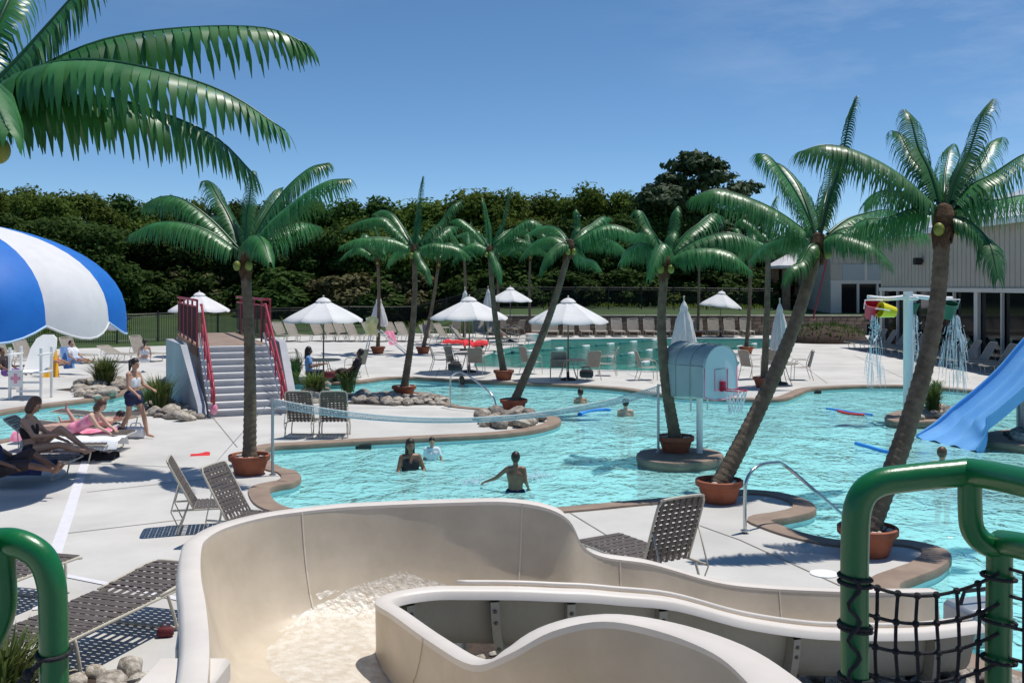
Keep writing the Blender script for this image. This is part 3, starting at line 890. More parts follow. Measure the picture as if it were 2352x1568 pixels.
# dark far wood behind the rows, so no sky shows between the trunks
mb = MB()
rg = random.Random(6)
for i in range(9000):
    px = rg.uniform(-300, 2100); d = rg.uniform(93, 99) if px > 200 else rg.uniform(84, 92)
    x = (px - CX) * d / FX; top = 9.3 if px < 1650 else 5.0
    p = V((x, d, 1.5 + rg.random() * (top - 1.5) * (0.9 + .1 * sin(x))))
    n = V((rg.gauss(0, .5), -1, rg.gauss(0.2, .5))).normalized(); u = n.orthogonal().normalized(); w_ = n.cross(u)
    s_ = rg.uniform(.25, .6)
    mb.add([p - u * s_, p - w_ * s_ * .6, p + u * s_, p + w_ * s_ * .6], [(0, 1, 2, 3)])
mb.build('far_wood', M['leafdark'], kind='stuff')

# ------------------------------------------------------------------ palms
def rib_curve(pts, n=18):
    return catmull(pts, max(2, n // (len(pts) - 1)))
def frond_mesh(pts, width, seed, nl=44, droop=1.0, split=False, wleaf=1.0):
    """returns rib MB and leaflet MBs (one per leaflet, or one joined)"""
    r = random.Random(seed)
    C = rib_curve(pts, 20)
    m = len(C)
    rib = MB()
    L0 = sum((b - a).length for a, b in zip(C, C[1:]))
    rib.tube(C, [0.024 * (1 - i / (m - 1)) * max(1, L0 / 2) + 0.004 for i in range(m)], 6)
    leaves = []
    sp = L0 / nl
    bulk = MB()
    for k in range(nl):
        t = 0.07 + 0.93 * (k + 0.5) / nl
        f = t * (m - 1); i = min(int(f), m - 2)
        p = C[i].lerp(C[i + 1], f - i)
        tan = (C[i + 1] - C[i]).normalized()
        side = tan.cross(V((0, 0, 1)))
        side = side.normalized() if side.length > 0.08 else V((1, 0, 0))
        upv = side.cross(tan).normalized()
        prof = (sin(pi * (0.10 + 0.84 * t)) ** 0.55) * (1 - 0.25 * t)
        for sd in (-1, 1):
            L = width * prof * r.uniform(0.80, 1.14)
            dr = droop * r.uniform(0.75, 1.25)
            o = side * sd
            fwd = 0.30 + 0.9 * max(0, t - 0.72) / 0.28
            d0 = (o * 0.92 + tan * fwd - V((0, 0, 1)) * 0.10).normalized()
            d2 = (o * 0.12 + tan * fwd * .55 - V((0, 0, 1)) * 1.35 * dr).normalized()
            w0 = sp * 0.56 * wleaf * (1.05 - 0.5 * t)
            ww = (tan - d0 * tan.dot(d0)).normalized()
            q = [p]
            for st, bl in ((.18, .08), (.24, .45), (.28, .8), (.30, 1.0)):
                q.append(q[-1] + d0.lerp(d2, bl).normalized() * L * st)
            tw = r.uniform(-.25, .25)
            ws = [w0 * .95, w0 * 1.08, w0 * 1.0, w0 * .74, w0 * 0.10]
            mb_ = MB() if split else bulk
            vs = []
            for z_, (a, w_) in enumerate(zip(q, ws)):
                wv = (ww + o * tw * z_ * .35).normalized()
                vs += [a - wv * w_, a + wv * w_]
            mb_.add(vs, [(0, 1, 3, 2), (2, 3, 5, 4), (4, 5, 7, 6), (6, 7, 9, 8)])
            if split: leaves.append(mb_)
    return rib, (leaves if split else bulk)

POTM = MB()
POTM.lathe([(0.0, 0.0), (0.235, 0.0), (0.25, 0.02), (0.315, 0.24), (0.345, 0.245), (0.36, 0.26), (0.362, 0.335), (0.35, 0.345), (0.325, 0.345), (0.315, 0.33), (0.30, 0.22)], n=36)
POT = POTM.mesh('pot', M['terracotta'], smooth=True)
SOIL = MB(); SOIL.lathe([(0.312, 0.275), (0.15, 0.295), (0.0, 0.30)], n=24); SOILM = SOIL.mesh('soil', M['mulch'], smooth=True)
PEB = []
for sd in range(4):
    r = random.Random(40 + sd); q = MB(); q.ball((0, 0, 0), (0.055, 0.04, 0.03), 8, 5)
    q.v = [tuple(V(a) * (1 + 0.18 * r.uniform(-1, 1))) for a in q.v]; PEB.append(q.mesh('pebble', M['stones'], smooth=True))

def palm(crown, pot, fronds, label, pot_label, bow=0.15, r0=0.135, r1=0.085, dlean=0.0, pot_sc=1.0, nl=60, width=0.66, near=False, nuts=2, group='artificial palms around the pool', bowside=1, seed=0, trunk_end=None, potted=True):
    """crown: D pixel of the crown's heart; pot: D pixel of the pot's foot; fronds: (mid px, tip px, depth of tip)"""
    r0 *= .82; r1 *= .86
    base = G(*pot)
    d = base.y + dlean
    top = A(crown[0], crown[1], d)
    root = empty('palm_tree', base, 0, label, 'palm tree', group)
    rr = random.Random(900 + seed)
    b0 = V((0, 0, 0.24 if potted else 0.0)); t0 = top - base
    hz = V((t0.x, t0.y, 0))
    ctrl = [b0, b0.lerp(t0, .33) + V((bow * bowside * .8, 0, 0)), b0.lerp(t0, .66) + V((bow * bowside, 0, 0)) * .9, t0 - V((0, 0, .02))]
    C = catmull(ctrl, 14)
    # tapered trunk with ring scars
    Lc = [0]
    for a, b_ in zip(C, C[1:]): Lc.append(Lc[-1] + (b_ - a).length)
    pts, rad = [], []
    NR = int(Lc[-1] / 0.10)
    for i in range(NR * 3 + 1):
        s_ = Lc[-1] * i / (NR * 3)
        j = max(k for k in range(len(Lc)) if Lc[k] <= s_ + 1e-9); j = min(j, len(C) - 2)
        p = C[j].lerp(C[j + 1], (s_ - Lc[j]) / max(1e-6, Lc[j + 1] - Lc[j]))
        pts.append(p); t = s_ / Lc[-1]
        rad.append((r0 + (r1 - r0) * min(1, t * 1.25)) * (1.0 + (0.055 if i % 3 == 0 else (-0.035 if i % 3 == 1 else 0.0))) * (1 + 0.35 * max(0, 0.06 - t) / 0.06 * 0.5))
    mb = MB(); mb.tube(pts, rad, 14); mb.build('trunk', M['trunk'], root, smooth='full')
    # fibrous husk under the crown
    mb = MB()
    ax = (C[-1] - C[-4]).normalized()
    for k in range(16):
        a = 2 * pi * k / 16
        o = V((cos(a), sin(a), 0))
        p0 = t0 + o * r1 * .8 + ax * .06; L = rr.uniform(.28, .55)
        q0, q1 = p0 + o * 0.05 - ax * L * .5, p0 + o * rr.uniform(.02, .06) - ax * L
        sv = V((-sin(a), cos(a), 0)) * .05
        mb.add([p0 - sv, p0 + sv, q0 + sv * 1.2, q0 - sv * 1.2, q1], [(0, 1, 2, 3), (3, 2, 4)])
    mb.lathe([(r1 * 1.0, -.34), (r1 * 1.35, -.18), (r1 * 1.5, 0.02), (r1 * .9, .16), (0, .2)], t0, 12)
    mb.build('husk', M['husk'], root)
    for k in range(nuts):
        a = -1.57 + (k - (nuts - 1) / 2) * 1.15 + rr.uniform(-.2, .2)
        q = MB(); q.ball((0, 0, 0), (0.068, 0.068, 0.088), 12, 8)
        q.build('coconut', M['coconut'], root, smooth=True, loc=t0 + V((cos(a) * (r1 + .10), sin(a) * (r1 + .10), -.16)))
    # fronds
    for k, fr in enumerate(fronds):
        (mx_, my_), (tx_, ty_), dd = fr[:3]
        mid = A(mx_, my_, d + dd * .5) - base; tip = A(tx_, ty_, d + dd) - base
        start = t0 + V((0, 0, 0.03)) + (mid - t0).normalized() * r1 * .6
        q1 = start.lerp(mid, .5) + V((0, 0, .09))
        rib, lf = frond_mesh([start, q1, mid, mid.lerp(tip, .55) + V((0, 0, .10)), tip], width * (fr[3] if len(fr) > 3 else 1), seed * 50 + k, nl)
        n0 = len(rib.v)
        rb = rib.build('frond', [M['rachis']], root, smooth='full')
        lf.build('leaflets', M['frond'], rb, kind='stuff', smooth='full')
    if potted:
        pe = empty('planter_pot', base, 0, pot_label, 'pot', 'terracotta pots of the palms')
        put('pot', POT, pe, scale=pot_sc)
        put('soil', SOILM, pe, scale=pot_sc)
        for k in range(14):
            a = rr.uniform(0, 6.28); q = rr.uniform(.17, .27) * pot_sc
            put('pebble', PEB[k % 4], pe, (q * cos(a), q * sin(a), .295 * pot_sc), (0, 0, rr.uniform(0, 6)), rr.uniform(.7, 1.3))
    return root

# the eight palms round the pool, crowns as in the photograph
palm((562, 590), (573, 1088), [((420, 512), (303, 535), -.3), ((420, 458), (330, 470), .6), ((500, 450), (468, 415), 1.3, .8), ((572, 470), (582, 393), .5, .55), ((660, 430), (752, 374), .4), ((690, 455), (800, 410), -.7, 1.15),
      ((520, 500), (455, 520), 1.5, .8), ((640, 530), (735, 520), 1.4), ((610, 480), (650, 430), 1.2, .8), ((590, 540), (620, 600), -1.3, .8)],
     'upright palm in the terracotta pot beside the white net post, its fronds against the wood', 'terracotta pot left of the white net post', bow=.05, dlean=.25, seed=1, bowside=1, r0=.145, r1=.10)
palm((1880, 560), (1652, 1152), [((1700, 448), (1590, 452), -.3, 1.1), ((1800, 400), (1742, 352), .5), ((1830, 420), (1768, 372), 1.4, .8), ((1930, 380), (1966, 222), .3, .6), ((1990, 520), (2130, 540), .2, 1.1), ((1960, 545), (2050, 610), -.9, .9),
      ((1900, 440), (1935, 330), 1.3, .7), ((1990, 490), (2080, 500), 1.3), ((1800, 545), (1720, 600), .9, .8), ((1840, 600), (1800, 650), -.8, .6)],
     'strongly leaning palm in the pot beside the strap lounger, its top frond pointing straight up', 'terracotta pot behind the woven strap lounger', bow=.16, dlean=1.0, bowside=1, seed=2, r0=.165, r1=.11)
palm((2168, 500), (1993, 1272), [((1975, 352), (1832, 350), -.3, 1.05), ((2040, 500), (1930, 545), .3, 1.0), ((2110, 340), (2078, 252), .7, .75), ((2095, 360), (2048, 300), 1.3, .7), ((2225, 350), (2280, 228), .4, .75), ((2250, 380), (2303, 315), 1.2, .7),
      ((2280, 400), (2420, 345), -.1, 1.1), ((2290, 460), (2410, 470), .8), ((2265, 545), (2292, 640), -.7, .8), ((2060, 440), (1985, 470), 1.5, .9), ((2170, 400), (2190, 330), 1.6, .7)],
     'nearest right hand palm leaning over the green rail with brown husk under its crown', 'terracotta pot behind the green rail post', bow=.22, dlean=.75, bowside=1, seed=3, r0=.155, r1=.115)
palm((1528, 600), (1552, 1040), [((1490, 520), (1462, 482), .4, .8), ((1545, 530), (1557, 474), .5, .5), ((1610, 510), (1655, 495), .8), ((1660, 535), (1772, 578), -.3, 1.1), ((1640, 570), (1725, 620), -.8), ((1470, 560), (1425, 600), .6),
      ((1500, 545), (1450, 545), 1.2, .8), ((1590, 560), (1640, 590), 1.3), ((1520, 560), (1490, 640), -1.1, .7)],
     'palm on the small round island next to the basketball hoop', 'terracotta pot on the round island', bow=-.16, dlean=.2, bowside=1, seed=4, r0=.15, r1=.095)
palm((1310, 565), (1180, 946), [((1400, 516), (1487, 556), -.3, 1.1), ((1385, 545), (1450, 590), .6), ((1325, 520), (1323, 482), .3, .5), ((1250, 545), (1195, 590), .4), ((1270, 520), (1215, 535), 1.4, .8), ((1360, 515), (1400, 500), 1.4, .8),
      ((1270, 570), (1240, 630), -.8, .7), ((1340, 590), (1380, 620), .9, .8)],
     'dark palm leaning hard to the right over the rock bed', 'low terracotta pot behind the rock bed', bow=.12, dlean=.6, bowside=1, seed=5, r0=.14, r1=.095)
palm((952, 575), (928, 912), [((880, 500), (792, 525), .1, 1.0), ((870, 545), (782, 565), -.7), ((960, 500), (972, 405), .3, .55), ((1010, 510), (1055, 460), .5), ((1020, 560), (1080, 590), -.4), ((900, 490), (860, 490), 1.5, .8),
      ((1000, 540), (1050, 520), 1.4), ((970, 600), (990, 650), -.8, .7), ((920, 570), (890, 610), 1.2, .7)],
     'slender palm rising from the rocks at the near edge of the pool channel', 'low terracotta pot among the rocks', bow=.12, dlean=.2, bowside=1, seed=6, r0=.14, r1=.085)
palm((1125, 575), (1157, 872), [((1075, 515), (1040, 505), .3, .8), ((1120, 510), (1108, 455), .4, .5), ((1155, 510), (1175, 428), .3, .5), ((1215, 505), (1293, 555), -.3, 1.05), ((1195, 550), (1265, 590), .5), ((1080, 560), (1040, 600), -.4),
      ((1100, 540), (1050, 540), 1.4, .8), ((1165, 530), (1210, 530), 1.4, .8), ((1140, 600), (1150, 650), -.9, .7)],
     'palm on the far bank in front of the white umbrella with two upright fronds', 'terracotta pot on the far bank by the steel handrail', bow=-.08, dlean=.2, bowside=1, seed=7, r0=.15, r1=.095)
palm((1765, 565), (1755, 890), [((1720, 510), (1690, 510), .4, .8), ((1840, 520), (1900, 560), -.3), ((1690, 550), (1640, 590), -.4), ((1770, 500), (1785, 450), .5, .6), ((1820, 560), (1850, 610), .6), ((1720, 560), (1690, 610), 1.3), ((1800, 540), (1840, 530), 1.5)],
     'straight palm on the far bank partly behind the leaning trunk', 'small dark red pot on the far bank right of the hoop', bow=.02, dlean=.2, seed=8, r0=.14, r1=.1)
# palms around the lap pool: crown spread scaled from the height
FARP = [((868, 596), (868, 812), 'thin palm beside the folded umbrella left of the lap pool', 'pot at the foot of the folded umbrella'),
        ((1008, 600), (972, 812), 'leaning palm behind the slender channel palm', 'pot left of the umbrella with the red towels'),
        ((1066, 580), (1066, 790), 'thin palm rising behind the umbrella with the red towels', 'pot hidden behind the umbrella with the red towels'),
        ((1143, 590), (1146, 775), 'thin palm close behind the far bank palm', 'pot behind the far bank palm'),
        ((1218, 585), (1218, 776), 'thin palm at the far left corner of the lap pool', 'red pot at the far left corner of the lap pool'),
        ((1606, 585), (1603, 772), 'thin palm between the folded and the tilted umbrella', 'pot between the folded and the tilted umbrella'),
        ((1722, 575), (1714, 812), 'thin palm at the right end of the lap pool', 'red pot at the right end of the lap pool')]
for i, (cr, po, la, pl) in enumerate(FARP):
    s_ = (po[1] - HY) / CAMH
    rr = random.Random(70 + i)
    fr = []
    for k in range(8):
        a = 2 * pi * k / 8 + rr.uniform(-.25, .25); L = rr.uniform(1.55, 2.0) * s_
        lift = rr.choice([0.35, 0.55, 0.2])
        fr.append(((cr[0] + cos(a) * L * .55, cr[1] - lift * L - .12 * L), (cr[0] + cos(a) * L, cr[1] - lift * L * .55 + .1 * L), sin(a) * L / s_, .9))
    fr.append(((cr[0] + 3, cr[1] - 1.0 * s_), (cr[0] + rr.uniform(-20, 20), cr[1] - 1.7 * s_), .3, .5))
    palm(cr, po, fr, la, pl, bow=rr.uniform(-.1, .1), seed=20 + i, nl=30, r0=.12, r1=.085, nuts=1)

# near palm at the upper left: its trunk stands outside the frame, its fronds reach in
npd = 5.8
nb = V((-3.55, 5.75, 0.0))
nt0 = A(-70, 268, npd)
npalm = empty('palm_tree', nb, 0, 'large near palm whose long drooping fronds fill the upper left sky', 'palm tree', 'artificial palms around the pool')
mb = MB(); mb.tube(catmull([V((0, 0, .24)), V((-.05, 0, 1.6)), V((0.0, 0, 3.1)), nt0 - nb], 12), [.14 - .04 * i / 36 for i in range(37)], 14); mb.build('trunk', M['trunk'], npalm, smooth='full')
mb = MB(); mb.lathe([(.11, -.4), (.15, -.2), (.16, 0), (.1, .15), (0, .2)], nt0 - nb, 12); mb.build('husk', M['husk'], npalm)
for px, py, dd in ((-4, 345, -.12), (-60, 350, -.25), (-110, 345, 0)):
    q = MB(); q.ball((0, 0, 0), (.066, .066, .08), 14, 10); q.build('coconut', M['coconut'], npalm, smooth=True, loc=A(px, py, npd + dd) - nb)
NF = [([(-40, 235), (80, 165), (240, 95), (430, 66), (610, 66), (706, 102)], (0, .1, .2, .3, .3, .3), 118, .42),
      ([(-30, 240), (60, 170), (190, 140), (350, 160), (520, 215), (655, 300)], (0, -.1, -.2, -.3, -.35, -.4), 118, .45),
      ([(-30, 270), (90, 235), (230, 225), (380, 265), (500, 320), (590, 408)], (0, .05, .15, .2, .25, .25), 118, .42),
      ([(-50, 230), (30, 150), (110, 60), (190, -30), (270, -100)], (0, .1, .2, .3, .35), 100, .34),
      ([(-60, 225), (-30, 120), (10, 20), (50, -60), (90, -120)], (0, .25, .4, .6, .7), 0, .34),
      ([(-90, 240), (-260, 130), (-420, 110), (-560, 170)], (0, .1, .2, .3), 0, .45), ([(-90, 260), (-240, 250), (-380, 290), (-470, 380)], (0, -.2, -.4, -.5), 0, .45),
      ([(-70, 260), (-60, 190), (-40, 180), (20, 300)], (0, -.5, -1.0, -1.4), 0, .4), ([(-70, 240), (-60, 160), (-70, 120), (-80, 180)], (0, .6, 1.2, 1.7), 0, .4)]
tot = 0
for k, (pp, dd, parts, wd) in enumerate(NF):
    P3 = [A(x, y, npd + e) - nb for (x, y), e in zip(pp, dd)]
    rib, lv = frond_mesh(P3, wd * 1.15, 300 + k, 40, 1.15, split=parts > 0, wleaf=1.1)
    rb = rib.build('frond', M['rachis'], npalm, smooth='full')
    if parts:
        for q in lv: q.build('leaflet', M['frond'], rb, smooth='full')
    else:
        lv.build('leaflets', M['frond'], rb, kind='stuff', smooth='full')
pe = empty('planter_pot', nb, 0, 'pot of the near palm, just outside the picture at the left', 'pot', 'terracotta pots of the palms')
put('pot', POT, pe); put('soil', SOILM, pe)

# ------------------------------------------------------------------ tan flume slide in the foreground
ST = [  # outer rim, inner rim, floor height
    ((-1.12, 3.35, 1.63), (1.06, 3.3, 1.62), 0.98), ((-1.22, 3.9, 1.63), (1.04, 3.8, 1.61), 0.97), ((-1.38, 4.5, 1.63), (1.01, 4.23, 1.60), 0.96), ((-1.58, 5.1, 1.64), (.93, 4.57, 1.60), 0.95),
    ((-1.78, 5.65, 1.64), (.72, 4.86, 1.60), 0.94), ((-1.95, 6.2, 1.64), (.46, 5.00, 1.60), 0.93), ((-2.01, 6.5, 1.63), (.20, 4.97, 1.56), 0.92), ((-1.97, 6.8, 1.63), (-.02, 4.93, 1.46), 0.91),
    ((-1.80, 7.09, 1.63), (-.20, 5.03, 1.37), 0.90), ((-1.60, 7.26, 1.63), (-.44, 5.45, 1.33), 0.89), ((-1.30, 7.42, 1.63), (-.72, 6.0, 1.30), 0.88), ((-1.0, 7.50, 1.63), (-.87, 6.30, 1.28), 0.86), ((-.75, 7.55, 1.63), (-.80, 6.50, 1.275), 0.84), ((-.40, 7.60, 1.63), (-.55, 6.65, 1.27), 0.81), ((-.05, 7.62, 1.63), (-.25, 6.71, 1.255), 0.79),
    ((.25, 7.61, 1.59), (.05, 6.75, 1.24), 0.77), ((.44, 7.60, 1.49), (.30, 6.78, 1.22), 0.75), ((.55, 7.66, 1.28), (.5, 6.82, 1.20), 0.73), ((.72, 7.75, 1.17), (.7, 6.86, 1.17), 0.70), ((1.1, 7.8, 1.10), (1.12, 6.95, 1.10), 0.63),
    ((1.62, 7.9, .93), (1.62, 7.05, .94), 0.50), ((2.05, 8.0, .85), (2.1, 7.2, .82), 0.40), ((2.72, 8.2, .76), (2.5, 7.38, .74), 0.30), ((3.25, 8.4, .69), (3.1, 7.62, .66), 0.22), ((3.72, 8.65, .62), (3.7, 7.95, .60), 0.15)]
def chain(k, n=5):
    return catmull([V(s_[k]) for s_ in ST], n)
OUT, INN = chain(0), chain(1)
FLZ = [p.x for p in catmull([V((s_[2], 0, 0)) for s_ in ST], 5)]
NS = len(OUT)
WSEC = [(0.0, 1.0), (0.016, 0.86), (0.044, 0.66), (0.088, 0.44), (0.150, 0.24), (0.22, 0.10), (0.28, 0.025), (0.42, 0.0), (0.58, 0.0), (0.70, 0.02), (0.79, 0.09), (0.87, 0.24), (0.925, 0.45), (0.965, 0.68), (0.988, 0.86), (1.0, 1.0)]
def section(i, off=0.0):
    o, q, zf = OUT[i], INN[i], FLZ[i]
    w = q - o
    wl_ = sqrt(w.x ** 2 + w.y ** 2)
    rows_ = []
    sc = min(1.0, 1.15 / wl_)                # walls keep their own width where the tub is wide
    for f, h in WSEC:
        ff = f * sc if f < .5 else 1 - (1 - f) * sc
        z = zf + h * ((o.z if f < 0.5 else q.z) - zf)
        rows_.append(V((o.x + w.x * ff, o.y + w.y * ff, z)))
    return rows_
slide = empty('flume_slide', (0, 0, 0), label='tan fibreglass water slide curving right in the foreground, foam in its trough', cat='water slide')
secs = [section(i) for i in range(NS)]
mb = MB(); mb.grid(secs)
fl_ = mb.build('flume', M['tan'], slide, smooth='full')
# outer skin a little outside (real wall thickness)
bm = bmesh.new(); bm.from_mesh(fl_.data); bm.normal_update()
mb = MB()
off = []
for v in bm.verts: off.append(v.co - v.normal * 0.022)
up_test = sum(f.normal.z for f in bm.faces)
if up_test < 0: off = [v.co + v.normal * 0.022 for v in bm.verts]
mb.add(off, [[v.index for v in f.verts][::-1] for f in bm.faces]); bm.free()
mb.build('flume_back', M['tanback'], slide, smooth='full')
# rolled flanges on both rims
def flange(name, rim, sgn, w0, depth, i0=0, i1=None):
    i1 = i1 or NS
    rows_ = []
    for i in range(i0, i1):
        t = rim[min(i + 1, NS - 1)] - rim[max(i - 1, 0)]; t.z = 0; t.normalize()
        n_ = V((-t.y, t.x, 0)) * sgn
        p = rim[i]
        w_ = w0(i) if callable(w0) else w0
        rows_.append([p + V((0, 0, -.03)) - n_ * .002, p + V((0, 0, .005)) - n_ * .004, p + V((0, 0, .016)) + n_ * .02, p + V((0, 0, .012)) + n_ * (w_ - .02), p + V((0, 0, -.004)) + n_ * w_, p + V((0, 0, -depth)) + n_ * (w_ + .012), p + V((0, 0, -depth)) + n_ * (w_ - .01), p + V((0, 0, -.03)) + n_ * (w_ - .03), p + V((0, 0, -.03)) + n_ * .02])
    m_ = MB(); m_.grid(rows_)
    return m_.build(name, M['flange'], slide, smooth=True)
flange('outer_flange', OUT, 1, .12, .06)
flange('inner_flange', INN, -1, lambda i: .105 + .13 * max(0, 1 - max(0, i - 10) / 16), .05)
# second lip running along the lower run
m_ = MB(); m_.tube([INN[i] + V((0, 0, .028)) + V((0, .02, 0)) for i in range(68, NS)], .016, 6); m_.build('lip', M['flange'], slide, smooth='full')
# moulded seams across the trough
for i in (46, 72, 92, 106):
    q = secs[i]; q2 = section(min(i, NS - 1))
    t = (OUT[min(i + 1, NS - 1)] - OUT[i - 1]).normalized()
    m_ = MB()
    L_ = [p + V((0, 0, .004)) + t * .006 for p in q]; R_ = [p + V((0, 0, .004)) - t * .006 for p in q]
    c_ = V((0, 0, 0))
    inn_ = (INN[i] - OUT[i]).normalized() * .004
    L_ = [p + (inn_ if k < 8 else -inn_) for k, p in enumerate(L_)]; R_ = [p + (inn_ if k < 8 else -inn_) for k, p in enumerate(R_)]
    m_.ruled(L_, R_); m_.build('seam', M['seam'], slide)
# joint ribs with bolts on the back of the lower run and posts
for i in (62, 72, 82, 94, 104, 116):
    i = min(i, NS - 1)
    q = section(i)[8:]
    t = (INN[min(i + 1, NS - 1)] - INN[max(0, i - 1)]); t.z = 0; t.normalize(); n_ = V((t.y, -t.x, 0))
    m_ = MB()
    a_ = [p + n_ * .02 - V((0, 0, .02)) for p in q]; b_ = [p + n_ * .10 - V((0, 0, .07)) for p in q]
    for sg in (-.03, .03):
        m_.ruled([p + t * sg for p in a_], [p + t * sg for p in b_])
    m_.ruled([p + t * -.03 for p in b_], [p + t * .03 for p in b_])
    rb = m_.build('joint_rib', M['tanback'], slide)
    for k in (3, 5, 6):
        m_ = MB(); m_.ball(b_[k] + n_ * .004, .014, 8, 6); m_.build('bolt', M['rib'], rb)
for i in (30, 66, 96, 114):
    c_ = (OUT[i] + INN[i]) / 2
    m_ = MB(); m_.tube([V((c_.x, c_.y, 0)), V((c_.x, c_.y, FLZ[i] - .05))], .09, 12); m_.build('support_post', M['greymetal'], slide, smooth=True)
# end shelf at the lower left of the tub, under the flange
m_ = MB(); m_.bbox((-1.47, 4.42, 1.52), (.34, .34, .12), .02); m_.build('end_block', M['flange'], slide, smooth=True)
m_ = MB(); m_.bbox((-1.66, 4.95, 1.2), (.03, .34, .7), .008, .28); m_.build('joint_cover', M['panel'], slide)
# the sheet of foaming water running down the trough
rows_ = []
for i in range(4, 84):
    o, q, zf = OUT[i], INN[i], FLZ[i]
    r_ = []
    lo_f, hi_f = (.24 - .16 * min(1, max(0, i - 24) / 20) + .12 * min(1, max(0, i - 60) / 16), .84 - .1 * min(1, max(0, i - 50) / 10))
    w_ = q - o; wl_ = sqrt(w_.x ** 2 + w_.y ** 2); sc = min(1, 1.15 / wl_)
    for k in range(25):
        f = lo_f + (hi_f - lo_f) * k / 24
        # height of the trough here
        S = secs[i]
        best = None
        for a_, b_ in zip(S, S[1:]):
            fa = ((a_ - o).x * w_.x + (a_ - o).y * w_.y) / wl_ ** 2; fb = ((b_ - o).x * w_.x + (b_ - o).y * w_.y) / wl_ ** 2
            if fa <= f <= fb + 1e-6: best = a_.z + (b_.z - a_.z) * (f - fa) / max(1e-6, fb - fa); break
        p = V((o.x + w_.x * f, o.y + w_.y * f, (best if best is not None else zf)))
        edge = min(1, min(k, 24 - k) / 3) * min(1, (83 - i) / 8)
        p.z += -.012 + (0.030 + .008 * mnoise.noise(p * 5) + .003 * mnoise.noise(p * 21)) * edge
        r_.append(p)
    rows_.append(r_)
m_ = MB(); m_.grid(rows_); m_.build('slide_water', M['foam'], smooth='full', kind='structure')

# ------------------------------------------------------------------ platform with green rails and rope net
pf = empty('slide_tower', (0, 1.0, 0), label='slide tower platform with thick green tube rails and black rope netting', cat='play tower')
po = V((0, 1.0, 0))
m_ = MB(); m_.bbox((0, 0.1, 1.58), (3.6, 3.4, .12), .02); m_.build('platform', M['greymetal'], pf)
def pipe(name, pts, r=.039, n=14, sub=8):
    m_ = MB(); m_.tube([p - po for p in catmull(pts, sub)], r, n); return m_.build(name, M['greenpipe'], pf, smooth='full')
dR = 2.8
R_ = lambda px, py, dd=0: A(px, py, dR + dd)
pipe('rail', [R_(1962, 1900), R_(1963, 1500), R_(1964, 1240), R_(1975, 1150), R_(2015, 1110), R_(2090, 1097), R_(2170, 1089), R_(2229, 1083)])
pipe('rail', [R_(2229, 1083), R_(2300, 1096, -.12), R_(2400, 1118, -.3), R_(2600, 1170, -.6)])
pipe('rail_bracket', [R_(2228, 1092), R_(2228, 1160), R_(2234, 1215), R_(2262, 1247), R_(2297, 1252, .01)], .033)
pipe('rail', [R_(2300, 1245, .02), R_(2340, 1252, -.1), R_(2450, 1275, -.3), R_(2600, 1300, -.5)], .036)
pipe('post', [R_(2296, 1245, .02), R_(2295, 1350, .02), R_(2293, 1500, .02), R_(2290, 1900, .02)], .036)
dL = 2.75
L_ = lambda px, py, dd=0: A(px, py, dL + dd)
pipe('rail', [L_(124, 1900), L_(124, 1560), L_(122, 1400), L_(116, 1330), L_(92, 1276), L_(40, 1247), L_(-20, 1245), L_(-200, 1262, -.3)])
pipe('rail_bracket', [L_(4, 1250), L_(8, 1310, .02), L_(10, 1390, .02), L_(-8, 1450, .02), L_(-40, 1485, .02), L_(-120, 1500, .02)], .033)
m_ = MB()
def knot(p, r=.011): m_.ball(p - po, r, 8, 6)
# right hand net: sagging ropes between the two posts
post_l = lambda py: R_(1966, py, -.03); post_r = lambda py: R_(2294, py, -.02)
rowsR = [1330, 1400, 1468, 1536, 1606, 1676]
colsN = 7
grid_ = []
for j, ry in enumerate(rowsR):
    line = []
    for k in range(colsN + 1):
        t = k / colsN
        yy = ry + (-14 * t) + (72 if j == 0 else 62) * 4 * t * (1 - t) * .62
        line.append(R_(1966 + 328 * t + (3 * sin(j * 1.7 + k) if 0 < k < colsN else 0), yy, -.03 + .10 * 4 * t * (1 - t)))
    grid_.append(line)
for line in grid_:
    m2 = MB(); m2.tube([p - po for p in catmull(line, 4)], .0052, 7); m2.build('net_rope', M['rope'], pf, smooth='full')
for k in range(1, colsN):
    m2 = MB(); m2.tube([p - po for p in catmull([l[k] for l in grid_], 4)], .0052, 7); m2.build('net_rope', M['rope'], pf, smooth='full')
m_ = MB()
for l in grid_:
    for k in range(1, colsN): knot(l[k])
m_.build('knots', M['rope'], pf, smooth=True, kind='stuff')
# lacing wound round the posts
for px, rows2 in ((1964, (1330, 1345, 1440, 1448, 1560, 1568)), (2294, (1330, 1430, 1520))):
    for ry in rows2:
        c_ = R_(px, ry, 0) - po
        m2 = MB(); m2.tube([c_ + V((.0445 * cos(a), .0445 * sin(a), .012 * sin(a * .5))) for a in [2 * pi * k / 16 for k in range(17)]], .006, 6); m2.build('lacing', M['rope'], pf, smooth='full')
m2 = MB(); m2.tube([R_(1966 + 14 * sin(k * 1.1) - 4, 1330 + k * 14, -.05) - po for k in range(26)], .006, 6); m2.build('lacing', M['rope'], pf, smooth='full')
# net beyond the right hand post
g2 = []
for j, ry in enumerate([1300, 1362, 1432, 1505, 1580, 1660]):
    g2.append([R_(2300 + 52 * k, ry + (40 * 4 * (k / 6) * (1 - k / 6)) * .5 + 4 * k, -.03 * k) for k in range(7)])
for line in g2:
    m2 = MB(); m2.tube([p - po for p in catmull(line, 3)], .0052, 7); m2.build('net_rope', M['rope'], pf, smooth='full')
for k in range(1, 7):
    m2 = MB(); m2.tube([p - po for p in catmull([l[k] for l in g2], 3)], .0052, 7); m2.build('net_rope', M['rope'], pf, smooth='full')
